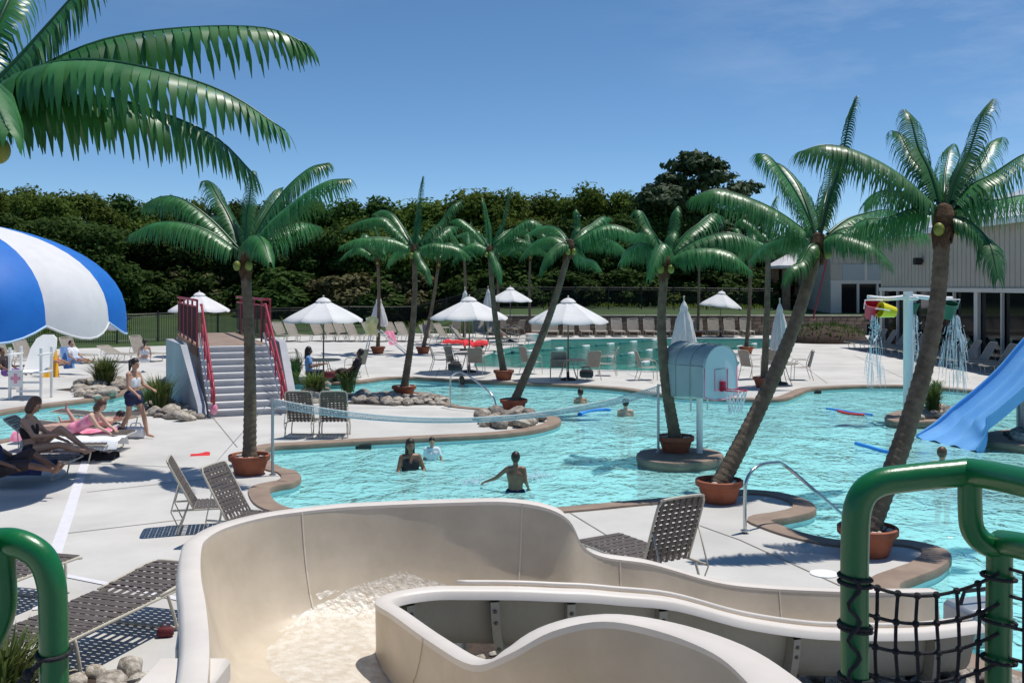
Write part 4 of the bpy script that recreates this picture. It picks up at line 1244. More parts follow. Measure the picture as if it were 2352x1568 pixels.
# left hand net
g3 = []
for j, py0 in enumerate([1495, 1580, 1670, 1760]):
    g3.append([L_(124 - 60 * k, py0 + (52 * k if k < 3 else 104), -.03) for k in range(5)])
for line in g3:
    m2 = MB(); m2.tube([p - po for p in catmull(line, 3)], .0068, 7); m2.build('net_rope', M['rope'], pf, smooth='full')
for k in range(1, 5):
    m2 = MB(); m2.tube([p - po for p in catmull([l[k] for l in g3], 3)], .0068, 7); m2.build('net_rope', M['rope'], pf, smooth='full')
m_ = MB()
for l in g3:
    for k in range(1, 4): knot(l[k], .016)
m_.build('knots', M['rope'], pf, smooth=True, kind='stuff')
c_ = L_(124, 1497) - po
m2 = MB(); m2.tube([c_ + V((.0445 * cos(a), .0445 * sin(a), .006 * sin(a))) for a in [2 * pi * k / 16 for k in range(17)]], .0065, 6); m2.build('lacing', M['rope'], pf, smooth='full')
for x, y in ((-1.7, -1.4), (1.7, -1.4), (-1.7, 1.6), (1.7, 1.6)):
    m2 = MB(); m2.tube([V((x, y, 0)), V((x, y, 1.6))], .06, 12); m2.build('leg', M['greenpipe'], pf, smooth=True)

# ------------------------------------------------------------------ loungers
LW, LL, LH, BL = 0.62, 1.22, 0.34, 0.76
def lounger(back, woven, LL=1.22):
    """foot end at local -y, hinge at the origin; returns the thing with its parts"""
    root = empty('sun_lounger', (0, 0, 0))
    fm = M['frame']
    R = .0145
    n = 8
    h = LW / 2
    m_ = MB()
    m_.tube(catmull([V((-h, .28, LH)), V((-h, 0, LH)), V((-h, -LL + .18, LH)), V((-h, -LL + .03, LH - .01)), V((-h + .06, -LL, LH - .02)), V((h - .06, -LL, LH - .02)), V((h, -LL + .03, LH - .01)), V((h, -LL + .18, LH)), V((h, 0, LH)), V((h, .28, LH))], 4), R, n)
    m_.build('seat_frame', fm, root, smooth='full')
    ca, sa = cos(back), sin(back)
    bp = lambda x, l: V((x, l * ca, LH + .015 + l * sa))
    m_ = MB(); m_.tube(catmull([bp(-h, 0), bp(-h, BL - .15), bp(-h + .02, BL - .04), bp(-h + .09, BL), bp(h - .09, BL), bp(h - .02, BL - .04), bp(h, BL - .15), bp(h, 0)], 4), R, n)
    m_.build('back_frame', fm, root, smooth='full')
    for yy, sp in ((-LL + .22, .05), (.10, .10)):
        m_ = MB(); m_.tube(catmull([V((-h, yy, LH)), V((-h - .015, yy + sp * .4, LH * .6)), V((-h - .01, yy + sp, .06)), V((-h + .03, yy + sp * 1.2, .016)), V((h - .03, yy + sp * 1.2, .016)), V((h + .01, yy + sp, .06)), V((h + .015, yy + sp * .4, LH * .6)), V((h, yy, LH))], 4), R, n)
        m_.build('leg', fm, root, smooth='full')
    for sx in (-1, 1):
        if back > .15:
            m_ = MB(); m_.tube([bp(sx * h, BL * .55), V((sx * h, .30 if back > 0.6 else .42, LH - .02)), V((sx * h * .98, .20, .10))], .009, 6); m_.build('prop', fm, root, smooth='full')
    if woven:
        rr = random.Random(int(back * 100))
        if 'sx' not in STRAP:
            for nm, (sx, sy) in {'sx': (LW + .01, .046), 'bx': (LW + .01, .046)}.items():
                q = MB(); q.bbox((0, 0, 0), (sx, sy, .006), .002); STRAP[nm] = q.mesh('strap', M['strap'], smooth=True)
            for l_ in (.60, 1.22):
                q = MB(); q.bbox((0, 0, 0), (.046, l_ - .02, .006), .002); STRAP['sy%d' % (l_ * 100)] = q.mesh('strap', M['strap'], smooth=True)
            q = MB(); q.bbox((0, 0, 0), (.046, BL + .02, .006), .002); STRAP['by'] = q.mesh('strap', M['strap'], smooth=True)
        k = 0; y = -LL + .05
        while y < -.03:
            put('strap', STRAP['sx'], root, (0, y, LH + .017 + (.003 if k % 2 else 0)), (rr.uniform(-.05, .05), rr.uniform(-.01, .01), 0)); y += .0575; k += 1
        for i in range(7):
            put('strap', STRAP['sy%d' % (LL * 100)], root, (-h + .055 + i * .085, -LL / 2, LH + .011 + rr.uniform(-.002, .002)))
        k = 0; l = .09
        while l < BL - .02:
            put('strap', STRAP['bx'], root, bp(0, l) + V((0, -sa, ca)) * (.002 + (.004 if k % 2 else 0)), (back + rr.uniform(-.05, .05), rr.uniform(-.012, .012), 0)); l += .0575; k += 1
        for i in range(7):
            put('strap', STRAP['by'], root, bp(-h + .055 + i * .085, BL / 2) + V((0, -sa, ca)) * (-.004), (back, 0, 0))
    else:
        m_ = MB()
        N = 14
        rowsS = [[V((x, -LL + .02 + (LL - .02) * j / N, LH + .014 - .012 * (1 - (2 * x / LW) ** 2))) for x in (-h, -h / 2, 0, h / 2, h)] for j in range(N + 1)]
        m_.grid(rowsS); m_.build('seat_sling', M['sling'], root, smooth='full')
        m_ = MB()
        rowsS = [[bp(x, BL * j / N) + V((0, sa, -ca)) * .012 * (1 - (2 * x / LW) ** 2) for x in (-h, -h / 2, 0, h / 2, h)] for j in range(N + 1)]
        m_.grid(rowsS); m_.build('back_sling', M['sling'], root, smooth='full')
    return root
STRAP = {}
LP = {}
def place_lounger(back_deg, woven, loc, rz, label, group, sc=1.0):
    key = (back_deg, woven)
    if key not in LP:
        LP[key] = lounger(radians(back_deg), woven, .60 if woven == 'short' else 1.22); o = LP[key]
    else:
        o = copy_tree(LP[key])
    o.location = loc; o.rotation_euler = (0, 0, radians(rz)); o.scale = (sc,) * 3
    return tag(o, label, 'sun lounger', group)
FG = 'woven strap loungers near the slide'
place_lounger(70, True, G(1530, 1366), -148, 'woven strap lounger with raised back beside the slide and the leaning palm', FG, 1.02)
place_lounger(62, 'short', G(448, 1214), 104, 'low woven strap chair seen edge on, left one of the pair by the palm shadow', FG, .95)
place_lounger(60, 'short', G(548, 1244), 76, 'low woven strap chair half hidden behind the slide rim, right one of the pair', FG, .97)
place_lounger(4, True, V((-3.62, 9.35, 0)), -17, 'flat reclined strap lounger at the lower left against the slide', FG, 1.12)
place_lounger(8, True, V((-5.35, 9.5, 0)), 164, 'strap lounger mostly hidden behind the green rail at the lower left', FG, 1.1)
place_lounger(40, True, G(96, 1060), 96, 'strap lounger of the sitting woman', 'loungers in the shade of the striped umbrella')
place_lounger(32, True, G(8, 1098), 92, 'strap lounger under the dark clothed person at the left edge', 'loungers in the shade of the striped umbrella')
place_lounger(6, True, G(132, 1014), 92, 'flat lounger covered by the pink towels', 'loungers along the river')
place_lounger(6, True, G(160, 1033), 92, 'flat lounger with a long white towel on it', 'loungers along the river')
place_lounger(6, True, G(205, 985), 92, 'flat lounger carrying the child lying behind the pink person', 'loungers along the river')
place_lounger(70, 'short', G(692, 1003), 176, 'left one of the two strap chairs standing side by side on the deck tongue', 'strap chairs on the deck tongue', .95)
place_lounger(70, 'short', G(768, 1003), 184, 'right one of the two strap chairs standing side by side on the deck tongue', 'strap chairs on the deck tongue', .95)
for i, px in enumerate([640, 668, 727, 755, 780, 805, 846, 897, 922]):
    place_lounger(56, False, G(px + 6, 783), 50, 'taupe sling lounger with raised back, %s from the left in the row before the fence' % ORD[i], 'sling loungers before the black fence', 1.12)
for i in range(14):
    place_lounger(62, False, G(1232 + 37 * i, 771.6), rt.uniform(-4, 4), 'taupe sling lounger %s from the left along the stone wall' % ORD[i], 'loungers along the stone wall', 1.1)
for i in range(13):
    place_lounger(58, False, V((18.75 + rt.uniform(-.1, .1), 52 - 1.28 * i, 0)), -90 + rt.uniform(-5, 5), 'shaded sling lounger facing the pool, %s from the far end along the dark windows' % ORD[i], 'loungers along the building', 1.05)
for i, (px, py, rz_, bk) in enumerate([(1128, 806, 100, 12), (1168, 792, 105, 40), (1196, 784, 100, 14), (1018, 786, 60, 56), (985, 790, 60, 56), (1132, 776, 20, 58), (1100, 776, 10, 58)]):
    place_lounger(bk, False, G(px, py), rz_, ['flattened sling lounger at the near left side of the lap pool', 'half raised sling lounger at the left side of the lap pool', 'flattened sling lounger by the white tub at the lap pool', 'raised sling lounger just left of the red towels', 'raised sling lounger behind the leaning thin palm', 'raised sling lounger behind the far bank palm, right one of two', 'raised sling lounger behind the far bank palm, left one of two'][i], 'loungers left of the lap pool', 1.1)
tb = empty('tub_table', G(1222, 784), 0, 'low white round tub table at the far left corner of the lap pool', 'table')
m_ = MB(); m_.lathe([(.0, .0), (.30, 0), (.36, .1), (.38, .42), (.40, .46), (0, .48)], (0, 0, 0), 20); m_.build('tub', M['whitepaint'], tb, smooth=True)
for i, (px, py, bk) in enumerate([(6, 846, 58), (58, 840, 58), (112, 836, 58), (164, 832, 60), (262, 830, 22), (322, 828, 64)]):
    place_lounger(bk, False, G(px, py), 62, ['sling lounger at the left edge under the striped umbrella', 'sling lounger behind the white lifeguard chair', 'sling lounger hung with the orange towel', 'sling lounger of the child in pale blue', 'empty flattened sling lounger left of the bridge', 'sling lounger of the bare backed person by the bridge'][i], 'sling loungers before the left fence', 1.05)

# ------------------------------------------------------------------ umbrellas
def umbrella(x, y, r, ze, zt, label, tilt=0.0, group='open white umbrellas', z0=0.0, base=True):
    u = empty('patio_umbrella', (x, y, z0), label=label, cat='umbrella', group=group)
    hd = V((0, 0, ze))
    T = Matrix.Translation(hd) @ Matrix.Rotation(tilt, 4, 'Y') @ Matrix.Translation(-hd)
    N = 8
    ph = rt.uniform(0, .7)
    def pt(a, k, sag=0):
        rr_ = r * k
        return T @ V((rr_ * cos(a), rr_ * sin(a), ze + (zt - ze) * (1 - k) ** 0.92 * 1.0 + sag))
    for i in range(N):
        a0, a1 = ph + 2 * pi * i / N, ph + 2 * pi * (i + 1) / N
        m_ = MB(); rows_ = []
        for kk in range(7):
            k = .10 + .90 * kk / 6
            row = []
            for j in range(6):
                t = j / 5
                p = pt(a0, k).lerp(pt(a1, k), t)
                p.z -= .05 * 4 * t * (1 - t) * k
                row.append(p)
            rows_.append(row)
        rows_.append([p + V((0, 0, -.05)) + (V((p.x, p.y, 0)).normalized() * .005) for p in rows_[-1]])
        m_.grid(rows_)
        pn = m_.build('canopy_panel', M['canvas'], u, smooth='full')
        m_ = MB(); m_.tube([pt(a0, .08) - V((0, 0, .03)), pt(a0, .98) - V((0, 0, .03))], .010, 5); m_.build('rib', M['frame'], u)
    m_ = MB(); m_.lathe([(r * .20, zt - .10), (r * .12, zt - .0), (0.03, zt + .05), (0, zt + .06)], (0, 0, 0), 16)
    m_.v = [tuple(T @ V(p)) for p in m_.v]
    m_.build('vent_cap', M['canvas'], u, smooth='full')
    m_ = MB(); m_.ball(T @ V((0, 0, zt + .09)), .035, 8, 6); m_.build('finial', M['frame'], u)
    m_ = MB(); m_.tube([V((0, 0, 0.05)), V((0, 0, ze)), T @ V((0, 0, zt))], .027, 8); m_.build('pole', M['rib'], u, smooth=True)
    if base:
        m_ = MB(); m_.lathe([(0.27, 0), (0.27, .05), (.2, .08), (.05, .1), (.04, .3), (0, .3)], (0, 0, 0), 18); m_.build('base', M['black'], u, smooth=True)
    return u
def folded(x, y, zb, zt, r, label, z0=0.0):
    u = empty('folded_umbrella', (x, y, z0), label=label, cat='umbrella', group='folded umbrellas')
    m_ = MB(); rows_ = []
    for k, (f, rr_) in enumerate([(0, 1.0), (.15, .98), (.35, .85), (.55, .66), (.72, .42), (.80, .34), (.84, .40), (.92, .24), (1, .05)]):
        z = zb + (zt - zb) * f
        row = []
        for j in range(32):
            a = 2 * pi * j / 32
            fold = 1 + (.30 * cos(8 * a + f * 2) if f < .8 else .08 * cos(8 * a))
            row.append(V((r * rr_ * fold * cos(a), r * rr_ * fold * sin(a), z + (.05 * cos(4 * a) if f == 0 else 0))))
        rows_.append(row)
    m_.grid(rows_, closed_u=True); m_.build('folded_canopy', M['canvas'], u, smooth='full')
    m_ = MB(); m_.tube([V((0, 0, .05)), V((0, 0, zt + .1))], .022, 8); m_.build('pole', M['frame'], u, smooth=True)
    m_ = MB(); m_.lathe([(0.27, 0), (0.27, .05), (.2, .08), (.05, .1), (.04, .3), (0, .3)], (0, 0, 0), 18); m_.build('base', M['black'], u, smooth=True)
    m_ = MB(); m_.ball((0, 0, zt + .12), .035, 8, 6); m_.build('finial', M['frame'], u)
    return u
def atx(px, d): return (px - CX) * d / FX
def zat(py, d): return CAMH - (py - HY) * d / FX
umbrella(atx(743, 34.5), 34.5, 1.40, zat(734, 34.5), zat(686, 34.5), 'open white umbrella over the table of two people left of the slender palm')
umbrella(atx(1078, 37.6), 37.6, 1.50, zat(729, 37.6), zat(684, 37.6), 'open white umbrella in front of the red towels')
umbrella(atx(1305, 34.5), 34.5, 1.40, zat(737, 34.5), zat(687, 34.5), 'open white umbrella behind the dark leaning palm')
umbrella(atx(458, 46.3), 46.3, 1.42, zat(712, 46.3), zat(673, 46.3), 'open white umbrella behind the red railed bridge')
umbrella(atx(1172, 58), 58, 1.30, zat(690, 58), zat(661, 58), 'small far white umbrella left of the thin palm at the stone wall')
umbrella(atx(1655, 63.2), 63.2, 1.38, zat(702, 63.2), zat(670, 63.2), 'tilted white umbrella right of the folded one, far side of the lap pool', tilt=.10)
folded(atx(1571, 33), 33, zat(800, 33), zat(690, 33), .34, 'large folded umbrella right behind the basketball hood')
folded(atx(1791, 33), 33, zat(802, 33), zat(694, 33), .26, 'folded umbrella between the straight palm and the leaning trunk')
folded(atx(870, 50), 50, zat(748, 50), zat(680, 50), .36, 'folded umbrella at the thin palm beside the yellow towel')
folded(atx(1068, 50), 50, zat(730, 50), zat(666, 50), .30, 'folded umbrella peeping out above the umbrella with the red towels')
folded(atx(1121, 56), 56, zat(722, 56), zat(663, 56), .28, 'folded umbrella just left of the far bank palm')

# striped dome umbrella at the left
du = empty('striped_umbrella', (-9.6, 16.0, 0), label='large dome umbrella with blue and white panels at the left edge', cat='umbrella')
N = 12; RD, ZE, ZT = 3.05, 2.68, 4.38
for i in range(N):
    a0 = radians(-27 + 28.5 * i if i < 2 else -27 + 57 + (303 / 10) * (i - 2)); a1 = radians(-27 + 28.5 * (i + 1) if i < 2 else -27 + 57 + (303 / 10) * (i - 1))
    m_ = MB(); rows_ = []
    for k in range(15):
        th = pi / 2 * k / 14 * 0.97 + .03
        row = []
        for j in range(9):
            t = j / 8; a = a0 + (a1 - a0) * t
            puff = 1 + .035 * sin(pi * t) * sin(th)
            row.append(V((RD * sin(th) * cos(a) * puff, RD * sin(th) * sin(a) * puff, ZE + (ZT - ZE) * cos(th) ** .85)))
        rows_.append(row)
    rows_.append([p + V((cos(a0) * .0, 0, -.04 - .22 * sin(pi * j / 8))) for j, p in enumerate(rows_[-1])])
    m_.grid(rows_)
    colr = 'whitedome' if i % 2 == 0 else 'blue'
    pn = m_.build('canopy_panel', M[colr], du, smooth='full', label=('white' if i % 2 == 0 else 'blue') + ' canopy panel')
    m_ = MB(); m_.tube([p + V((0, 0, 0)) for p in rows_[-1]], .018, 5); m_.build('hem', M['bluetrim'] if colr == 'blue' else M['whitedome'], pn, smooth='full')
m_ = MB(); m_.tube([V((0, 0, 0)), V((0, 0, ZT))], .06, 12); m_.build('pole', M['whitepaint'], du, smooth=True)
m_ = MB(); m_.ball((0, 0, ZT + .05), .12); m_.build('finial', M['whitepaint'], du, smooth=True)

# ------------------------------------------------------------------ tables and chairs
def make_chair():
    root = empty('dining_chair', (0, 0, 0))
    fm = M['frame']; R = .012
    w_, dp = .27, .25
    for sx in (-1, 1):
        m_ = MB(); m_.tube(catmull([V((sx * w_, -dp, 0)), V((sx * w_, -dp + .02, .40)), V((sx * w_, -dp + .06, .62)), V((sx * w_, .05, .66)), V((sx * w_, dp, .64))], 4), R, 6); m_.build('armrest', fm, root, smooth='full')
        m_ = MB(); m_.tube(catmull([V((sx * w_ * .95, dp + .12, 0)), V((sx * w_ * .95, dp, .40)), V((sx * w_ * .95, dp + .03, .62)), V((sx * w_ * .92, dp + .14, .90))], 4), R, 6); m_.build('leg', fm, root, smooth='full')
    m_ = MB(); m_.tube(catmull([V((-w_ * .92, dp + .14, .90)), V((-w_ * .7, dp + .17, .95)), V((w_ * .7, dp + .17, .95)), V((w_ * .92, dp + .14, .90))], 4), R, 6); m_.build('top_rail', fm, root, smooth='full')
    m_ = MB(); m_.grid([[V((x, -dp + (2 * dp) * j / 6, .42 - .02 * sin(pi * j / 6))) for x in (-w_ + .02, 0, w_ - .02)] for j in range(7)]); m_.build('seat', M['sling'], root, smooth='full')
    m_ = MB(); m_.grid([[V((x, dp + .02 + .14 * j / 6, .42 + .51 * j / 6)) for x in (-w_ + .03, 0, w_ - .03)] for j in range(7)]); m_.build('backrest', M['sling'], root, smooth='full')
    return root
CH = []
def place_chair(px, py, rz, label):
    if not CH:
        CH.append(make_chair()); o = CH[0]
    else: o = copy_tree(CH[0])
    o.location = G(px, py); o.rotation_euler = (0, 0, radians(rz)); o.scale = (1.08,) * 3
    return tag(o, label, 'chair', 'taupe armchairs at the tables')
def table(px, py, label):
    t = empty('patio_table', G(px, py), label=label, cat='table', group='round tables under the umbrellas')
    m_ = MB(); m_.lathe([(0, .70), (.58, .70), (.60, .715), (.60, .73), (.58, .74), (.02, .74)], (0, 0, 0), 28); m_.build('table_top', M['sling'], t, smooth=True)
    for k in range(4):
        a = pi / 4 + k * pi / 2
        m_ = MB(); m_.tube([V((.18 * cos(a), .18 * sin(a), .70)), V((.30 * cos(a), .30 * sin(a), .35)), V((.46 * cos(a), .46 * sin(a), 0))], .014, 6); m_.build('leg', M['frame'], t)
for px, d_, la in [(743, 34.3, 'round table of the two seated people'), (1078, 37.4, 'round table in front of the red towels'), (1305, 34.3, 'round table behind the dark leaning palm'), (1571, 32.8, 'round table behind the basketball hood'), (1175, 60.5, 'far round table under the small umbrella'), (1018, 60.5, 'far round table behind the leaning thin palm'), (1791, 32.8, 'round table behind the leaning trunk')]:
    table(px, HY + FX * CAMH / d_, la)
for a in [(708, 866, 110, 'armchair of the person in blue'), (815, 866, 250, 'armchair of the reclining person at the right of the table'), (676, 852, 95, 'empty armchair beside the bridge rail'),
          (1012, 852, 100, 'armchair facing right at the table before the red towels'), (1050, 858, 60, 'armchair with the black bag at the table before the red towels'), (1094, 860, 175, 'armchair with its back to the pool below the white umbrella'),
          (1222, 858, 120, 'armchair left of the dark leaning palm'), (1283, 872, 178, 'armchair with its back to the pool right of the dark leaning palm'), (1352, 872, 205, 'armchair draped with dark clothes and a red cloth'), (1392, 862, 260, 'armchair facing left at the right end of that table'),
          (1488, 872, 95, 'armchair standing alone left of the island palm'), (1728, 870, 120, 'armchair just right of the hoop'), (990, 776, 30, 'far armchair behind the leaning thin palm'), (1045, 770, 200, 'far armchair left behind the red towels'), (1160, 770, 150, 'far armchair under the small far umbrella'), (1190, 771, 220, 'far armchair right under the small far umbrella'), (1838, 872, 265, 'armchair right of the leaning trunk'), (1770, 862, 180, 'armchair between the straight palm and the leaning trunk')]:
    place_chair(*a)

# ------------------------------------------------------------------ bridge with stairs and red rails
U = V((-.383, .924, 0)); RR = V((.924, .383, 0)); BB = V((-7.58, 24.75, 0))
br = empty('stair_bridge', BB, label='concrete stair bridge over the river with red railings', cat='bridge')
BP = lambda t, s_, z: U * t + RR * s_ + V((0, 0, z))
W_, RISE, RUN, NST, DZ = 1.95, .16, .30, 10, 1.6
def prism(mb, prof, s0, s1):
    """prof: list of (t, z) swept from s0 to s1"""
    n_ = len(prof)
    mb.add([BP(t, s0, z) for t, z in prof] + [BP(t, s1, z) for t, z in prof], [tuple(range(n_))[::-1], tuple(range(n_, 2 * n_))] + [(i, (i + 1) % n_, n_ + (i + 1) % n_, n_ + i) for i in range(n_)])
for k in range(NST):
    m_ = MB(); prism(m_, [(k * RUN, 0.0), (k * RUN + RUN - .002, 0.0), (k * RUN + RUN - .002, (k + 1) * RISE - .04), (k * RUN, (k + 1) * RISE - .04)], 0.0, W_)
    m_.build('riser', M['concrete'], br)
    m_ = MB(); prism(m_, [(k * RUN - .025, (k + 1) * RISE - .038), (k * RUN + RUN - .002, (k + 1) * RISE - .038), (k * RUN + RUN - .002, (k + 1) * RISE), (k * RUN - .025, (k + 1) * RISE)], 0.004, W_ - .004)
    m_.build('tread', M['tread'], br)
m_ = MB(); prism(m_, [(3.0, 0), (5.9, 0), (5.9, DZ - .3), (3.0, DZ - .3)], .003, W_); m_.build('abutment', M['concrete'], br)
m_ = MB(); prism(m_, [(3.0, DZ - .299), (10.8, DZ - .299), (10.8, DZ - .01), (3.0, DZ - .01)], -.02, W_ + .02); m_.build('bridge_slab', M['brick'], br)
m_ = MB(); prism(m_, [(3.0, DZ - .008), (10.8, DZ - .008), (10.8, DZ + .012), (3.0, DZ + .012)], .01, W_ - .01); m_.build('walkway', M['coping'], br)
m_ = MB(); prism(m_, [(9.6, 0), (11.2, 0), (11.2, DZ - .3), (9.6, DZ - .3)], -.3, W_ + .3); m_.build('abutment', M['concrete'], br)
for k in range(9):
    m_ = MB(); prism(m_, [(11.2 + k * RUN, 0), (11.2 + (k + 1) * RUN - .002, 0), (11.2 + (k + 1) * RUN - .002, DZ - (k + 1) * RISE), (11.2 + k * RUN, DZ - (k + 1) * RISE)], 0, W_); m_.build('riser', M['concrete'], br)
# flared wing walls beside the stairs
def wing(sgn, s0):
    m_ = MB()
    th = .20
    q = []
    for t, z in [(-.15, .10), (0.1, .30), (3.0, DZ + .08), (5.9, DZ + .08)]:
        fl_ = s0 + sgn * (.06 + .42 * max(0, t) / 5.9)
        q.append((t, fl_, z))
    L_ = [BP(t, s_, z) for t, s_, z in q] + [BP(t, s_, 0) for t, s_, z in q]
    R2 = [BP(t, s_ + sgn * th, z) for t, s_, z in q] + [BP(t, s_ + sgn * th, 0) for t, s_, z in q]
    n_ = 4
    v_ = L_ + R2
    f_ = []
    for i in range(3):
        f_ += [(i, i + 1, n_ + i + 1, n_ + i), (8 + i, 8 + n_ + i, 8 + n_ + i + 1, 8 + i + 1), (i, 8 + i, 8 + i + 1, i + 1)]
    f_ += [(0, n_, 8 + n_, 8), (3, 8 + 3, 8 + n_ + 3, n_ + 3)]
    m_.add(v_, f_); m_.build('wing_wall', M['concrete'], br)
wing(-1, 0.0); wing(1, W_)
def redpipe(name, pts, r=.030, par=None, m='red', sub=5):
    m_ = MB(); m_.tube(catmull(pts, sub), r, 9); return m_.build(name, M[m], par or br, smooth='full')
for s_ in (0.10, W_ - .10):
    redpipe('handrail', [BP(3.25, s_, DZ + 1.15), BP(3.0, s_, DZ + 1.12), BP(2.85, s_, DZ + 1.02), BP(0.3, s_, 1.05), BP(-.05, s_, .85), BP(-.25, s_, .55), BP(-.18, s_, .30), BP(0.0, s_, .28)], .034)
    redpipe('handrail', [BP(2.95, s_, DZ + .60), BP(0.2, s_, .60), BP(-.05, s_, .42)], .026)
    for t in (.35, 1.3, 2.2, 3.0):
        m_ = MB(); m_.tube([BP(t, s_, min(DZ, (int(max(t, 0) / RUN) + 1) * RISE)), BP(t, s_, min(1.12 + t * .533 - .17, DZ + 1.12))], .026, 8); m_.build('baluster', M['red'], br)
    redpipe('handrail', [BP(2.95, s_ - .07, DZ + .35), BP(0.2, s_ - .07, .40)], .022, m='whitepaint')
m_ = MB(); m_.ball(BP(-.20, .10, .22), (.10, .10, .14), 10, 8); m_.build('pink_float', M['pink'], br, smooth=True)
for s_, t0_, t1_ in ((-.02, 3.05, 10.6), (W_ + .02, 3.05, 10.6)):
    redpipe('guard_rail', [BP(t0_, s_, DZ + 1.28), BP(t1_, s_, DZ + 1.28)], .036)
    redpipe('guard_rail', [BP(t0_, s_, DZ + 1.10), BP(t1_, s_, DZ + 1.10)], .024)
    redpipe('guard_rail', [BP(t0_, s_, DZ + .12), BP(t1_, s_, DZ + .12)], .024, m='maroon')
    t = t0_
    k = 0
    while t <= t1_ + .01:
        m_ = MB(); m_.tube([BP(t, s_, DZ + (0 if k % 8 == 0 else .12)), BP(t, s_, DZ + (1.28 if k % 8 == 0 else 1.10))], .03 if k % 8 == 0 else .009, 6); m_.build('guard_post' if k % 8 == 0 else 'picket', M['red' if k % 8 == 0 else 'maroon'], br)
        t += .20; k += 1

# ------------------------------------------------------------------ rocks and plants
ROCKS = []
for sd in range(6):
    r = random.Random(sd + 80); q = MB(); q.ball((0, 0, 0), (.5, .38, .27), 10, 7)
    vs = []
    for a in q.v:
        p = V(a); p *= 1 + .28 * mnoise.noise(p * 3.1 + V((sd * 7, 0, 0))); p.z = max(p.z, -.16); vs.append(tuple(p))
    q.v = vs; ROCKS.append(q.mesh('rock', M['rock'], smooth=True))
rk = random.Random(12)
def rocks(pts, n, smin, smax, place, z0=0.0):
    poly = [G(*p) for p in pts]
    bxs = [p.x for p in poly]; bys = [p.y for p in poly]
    c = 0; tries = 0
    done = []
    while c < n and tries < n * 60:
        tries += 1
        x, y = rk.uniform(min(bxs), max(bxs)), rk.uniform(min(bys), max(bys))
        ins = False
        for i in range(len(poly)):
            a, b_ = poly[i - 1], poly[i]
            if (a.y > y) != (b_.y > y) and x < (b_.x - a.x) * (y - a.y) / (b_.y - a.y) + a.x: ins = not ins
        s_ = rk.uniform(smin, smax)
        if not ins or any((x - u)**2 + (y - v)**2 < ((s_ + w_) * .36) ** 2 for u, v, w_ in done): continue
        done.append((x, y, s_)); c += 1
        put('rock', ROCKS[rk.randrange(6)], None, (x, y, z0 + .13 * s_), (rk.uniform(-.3, .3), rk.uniform(-.3, .3), rk.uniform(0, 6)), (s_ * rk.uniform(.8, 1.2), s_, s_ * rk.uniform(.8, 1.3)),
            label='rounded river rock in the heap ' + place, cat='rock', group='rocks ' + place)
rocks([(1104, 955), (1180, 952), (1240, 956), (1246, 968), (1200, 982), (1130, 984), (1100, 972)], 46, .28, .62, 'in the bed at the tip of the deck tongue', .03)
rocks([(812, 910), (1020, 916), (1026, 930), (900, 932), (815, 926)], 42, .25, .55, 'round the slender palm pot')
rocks([(322, 930), (380, 926), (440, 940), (462, 962), (400, 968), (330, 955)], 40, .28, .6, 'left of the stair foot')
rocks([(160, 895), (230, 868), (280, 872), (278, 900), (220, 918), (168, 912)], 38, .3, .75, 'below the left grass clump')
rocks([(2095, 950), (2190, 946), (2240, 954), (2180, 964), (2105, 966)], 26, .28, .6, 'on the splash post island', .03)
rocks([(2290, 1000), (2420, 985), (2500, 1000), (2400, 1018), (2310, 1012)], 18, .25, .5, 'at the foot of the blue slide', .03)
rocks([(700, 905), (760, 903), (800, 912), (780, 924), (700, 926)], 24, .25, .5, 'right of the stair foot')
rocks([(700, 872), (800, 872), (812, 884), (700, 884)], 16, .22, .42, 'on the far bank below the first table')
rocks([(150, 1572), (260, 1540), (380, 1545), (470, 1580), (430, 1660), (180, 1660)], 30, .14, .34, 'at the lower left under the slide')
rocks([(1820, 1560), (1960, 1548), (2120, 1552), (2260, 1545), (2330, 1580), (2200, 1640), (1900, 1660)], 44, .16, .36, 'under the slide end')
rocks([(1060, 1520), (1170, 1500), (1240, 1530), (1150, 1580)], 14, .12, .28, 'in the dark gap under the slide')
strip('soil_and_shade_strip', [G(300, 945), G(385, 945), G(455, 955)], 1.6, .012, M['mulch'])
strip('soil_and_shade_strip', [G(812, 921), G(900, 925), G(1020, 923)], 1.3, .012, M['mulch'])
strip('soil_and_shade_strip', [G(180, 900), G(280, 890)], 2.4, .012, M['mulch'])
strip('soil_and_shade_strip', [G(700, 878), G(810, 878)], 1.3, .012, M['mulch'])
strip('soil_and_shade_strip', [G(690, 915), G(800, 915)], 1.2, .012, M['mulch'])
strip('soil_and_shade_strip', [V((-4.6, 7.6, 0)), V((-2.9, 8.0, 0)), V((-1.0, 7.2, 0))], 1.0, .012, M['mulch'])

def grass_clump(px, py, h, spread, label, n=260, z0=0.0, at=None, green=True):
    c = at if at is not None else G(px, py)
    e = empty('grass_clump', (c.x, c.y, z0), label=label, cat='grass clump', group='ornamental grasses')
    m_ = MB()
    for k in range(n):
        a = rk.uniform(0, 6.28); r0_ = abs(rk.gauss(0, .12)) * spread; l = h * rk.uniform(.55, 1.1); out = rk.uniform(.1, .75) * spread
        b0_ = V((r0_ * cos(a), r0_ * sin(a), 0)); b1 = b0_ + V((cos(a) * out * .35, sin(a) * out * .35, l * .62)); b2 = b0_ + V((cos(a) * out, sin(a) * out, l * rk.uniform(.8, 1.0)))
        s_ = V((-sin(a), cos(a), 0)) * .011 * (1 + h * .6)
        m_.add([b0_ - s_, b0_ + s_, b1 + s_ * .8, b1 - s_ * .8, b2], [(0, 1, 2, 3), (3, 2, 4)])
    m_.build('blades', M['grass'], e, kind='stuff')
    m_ = MB(); m_.ball((0, 0, .03), (.16 * spread, .16 * spread, .08), 10, 6); m_.build('root_crown', M['mulch'], e)
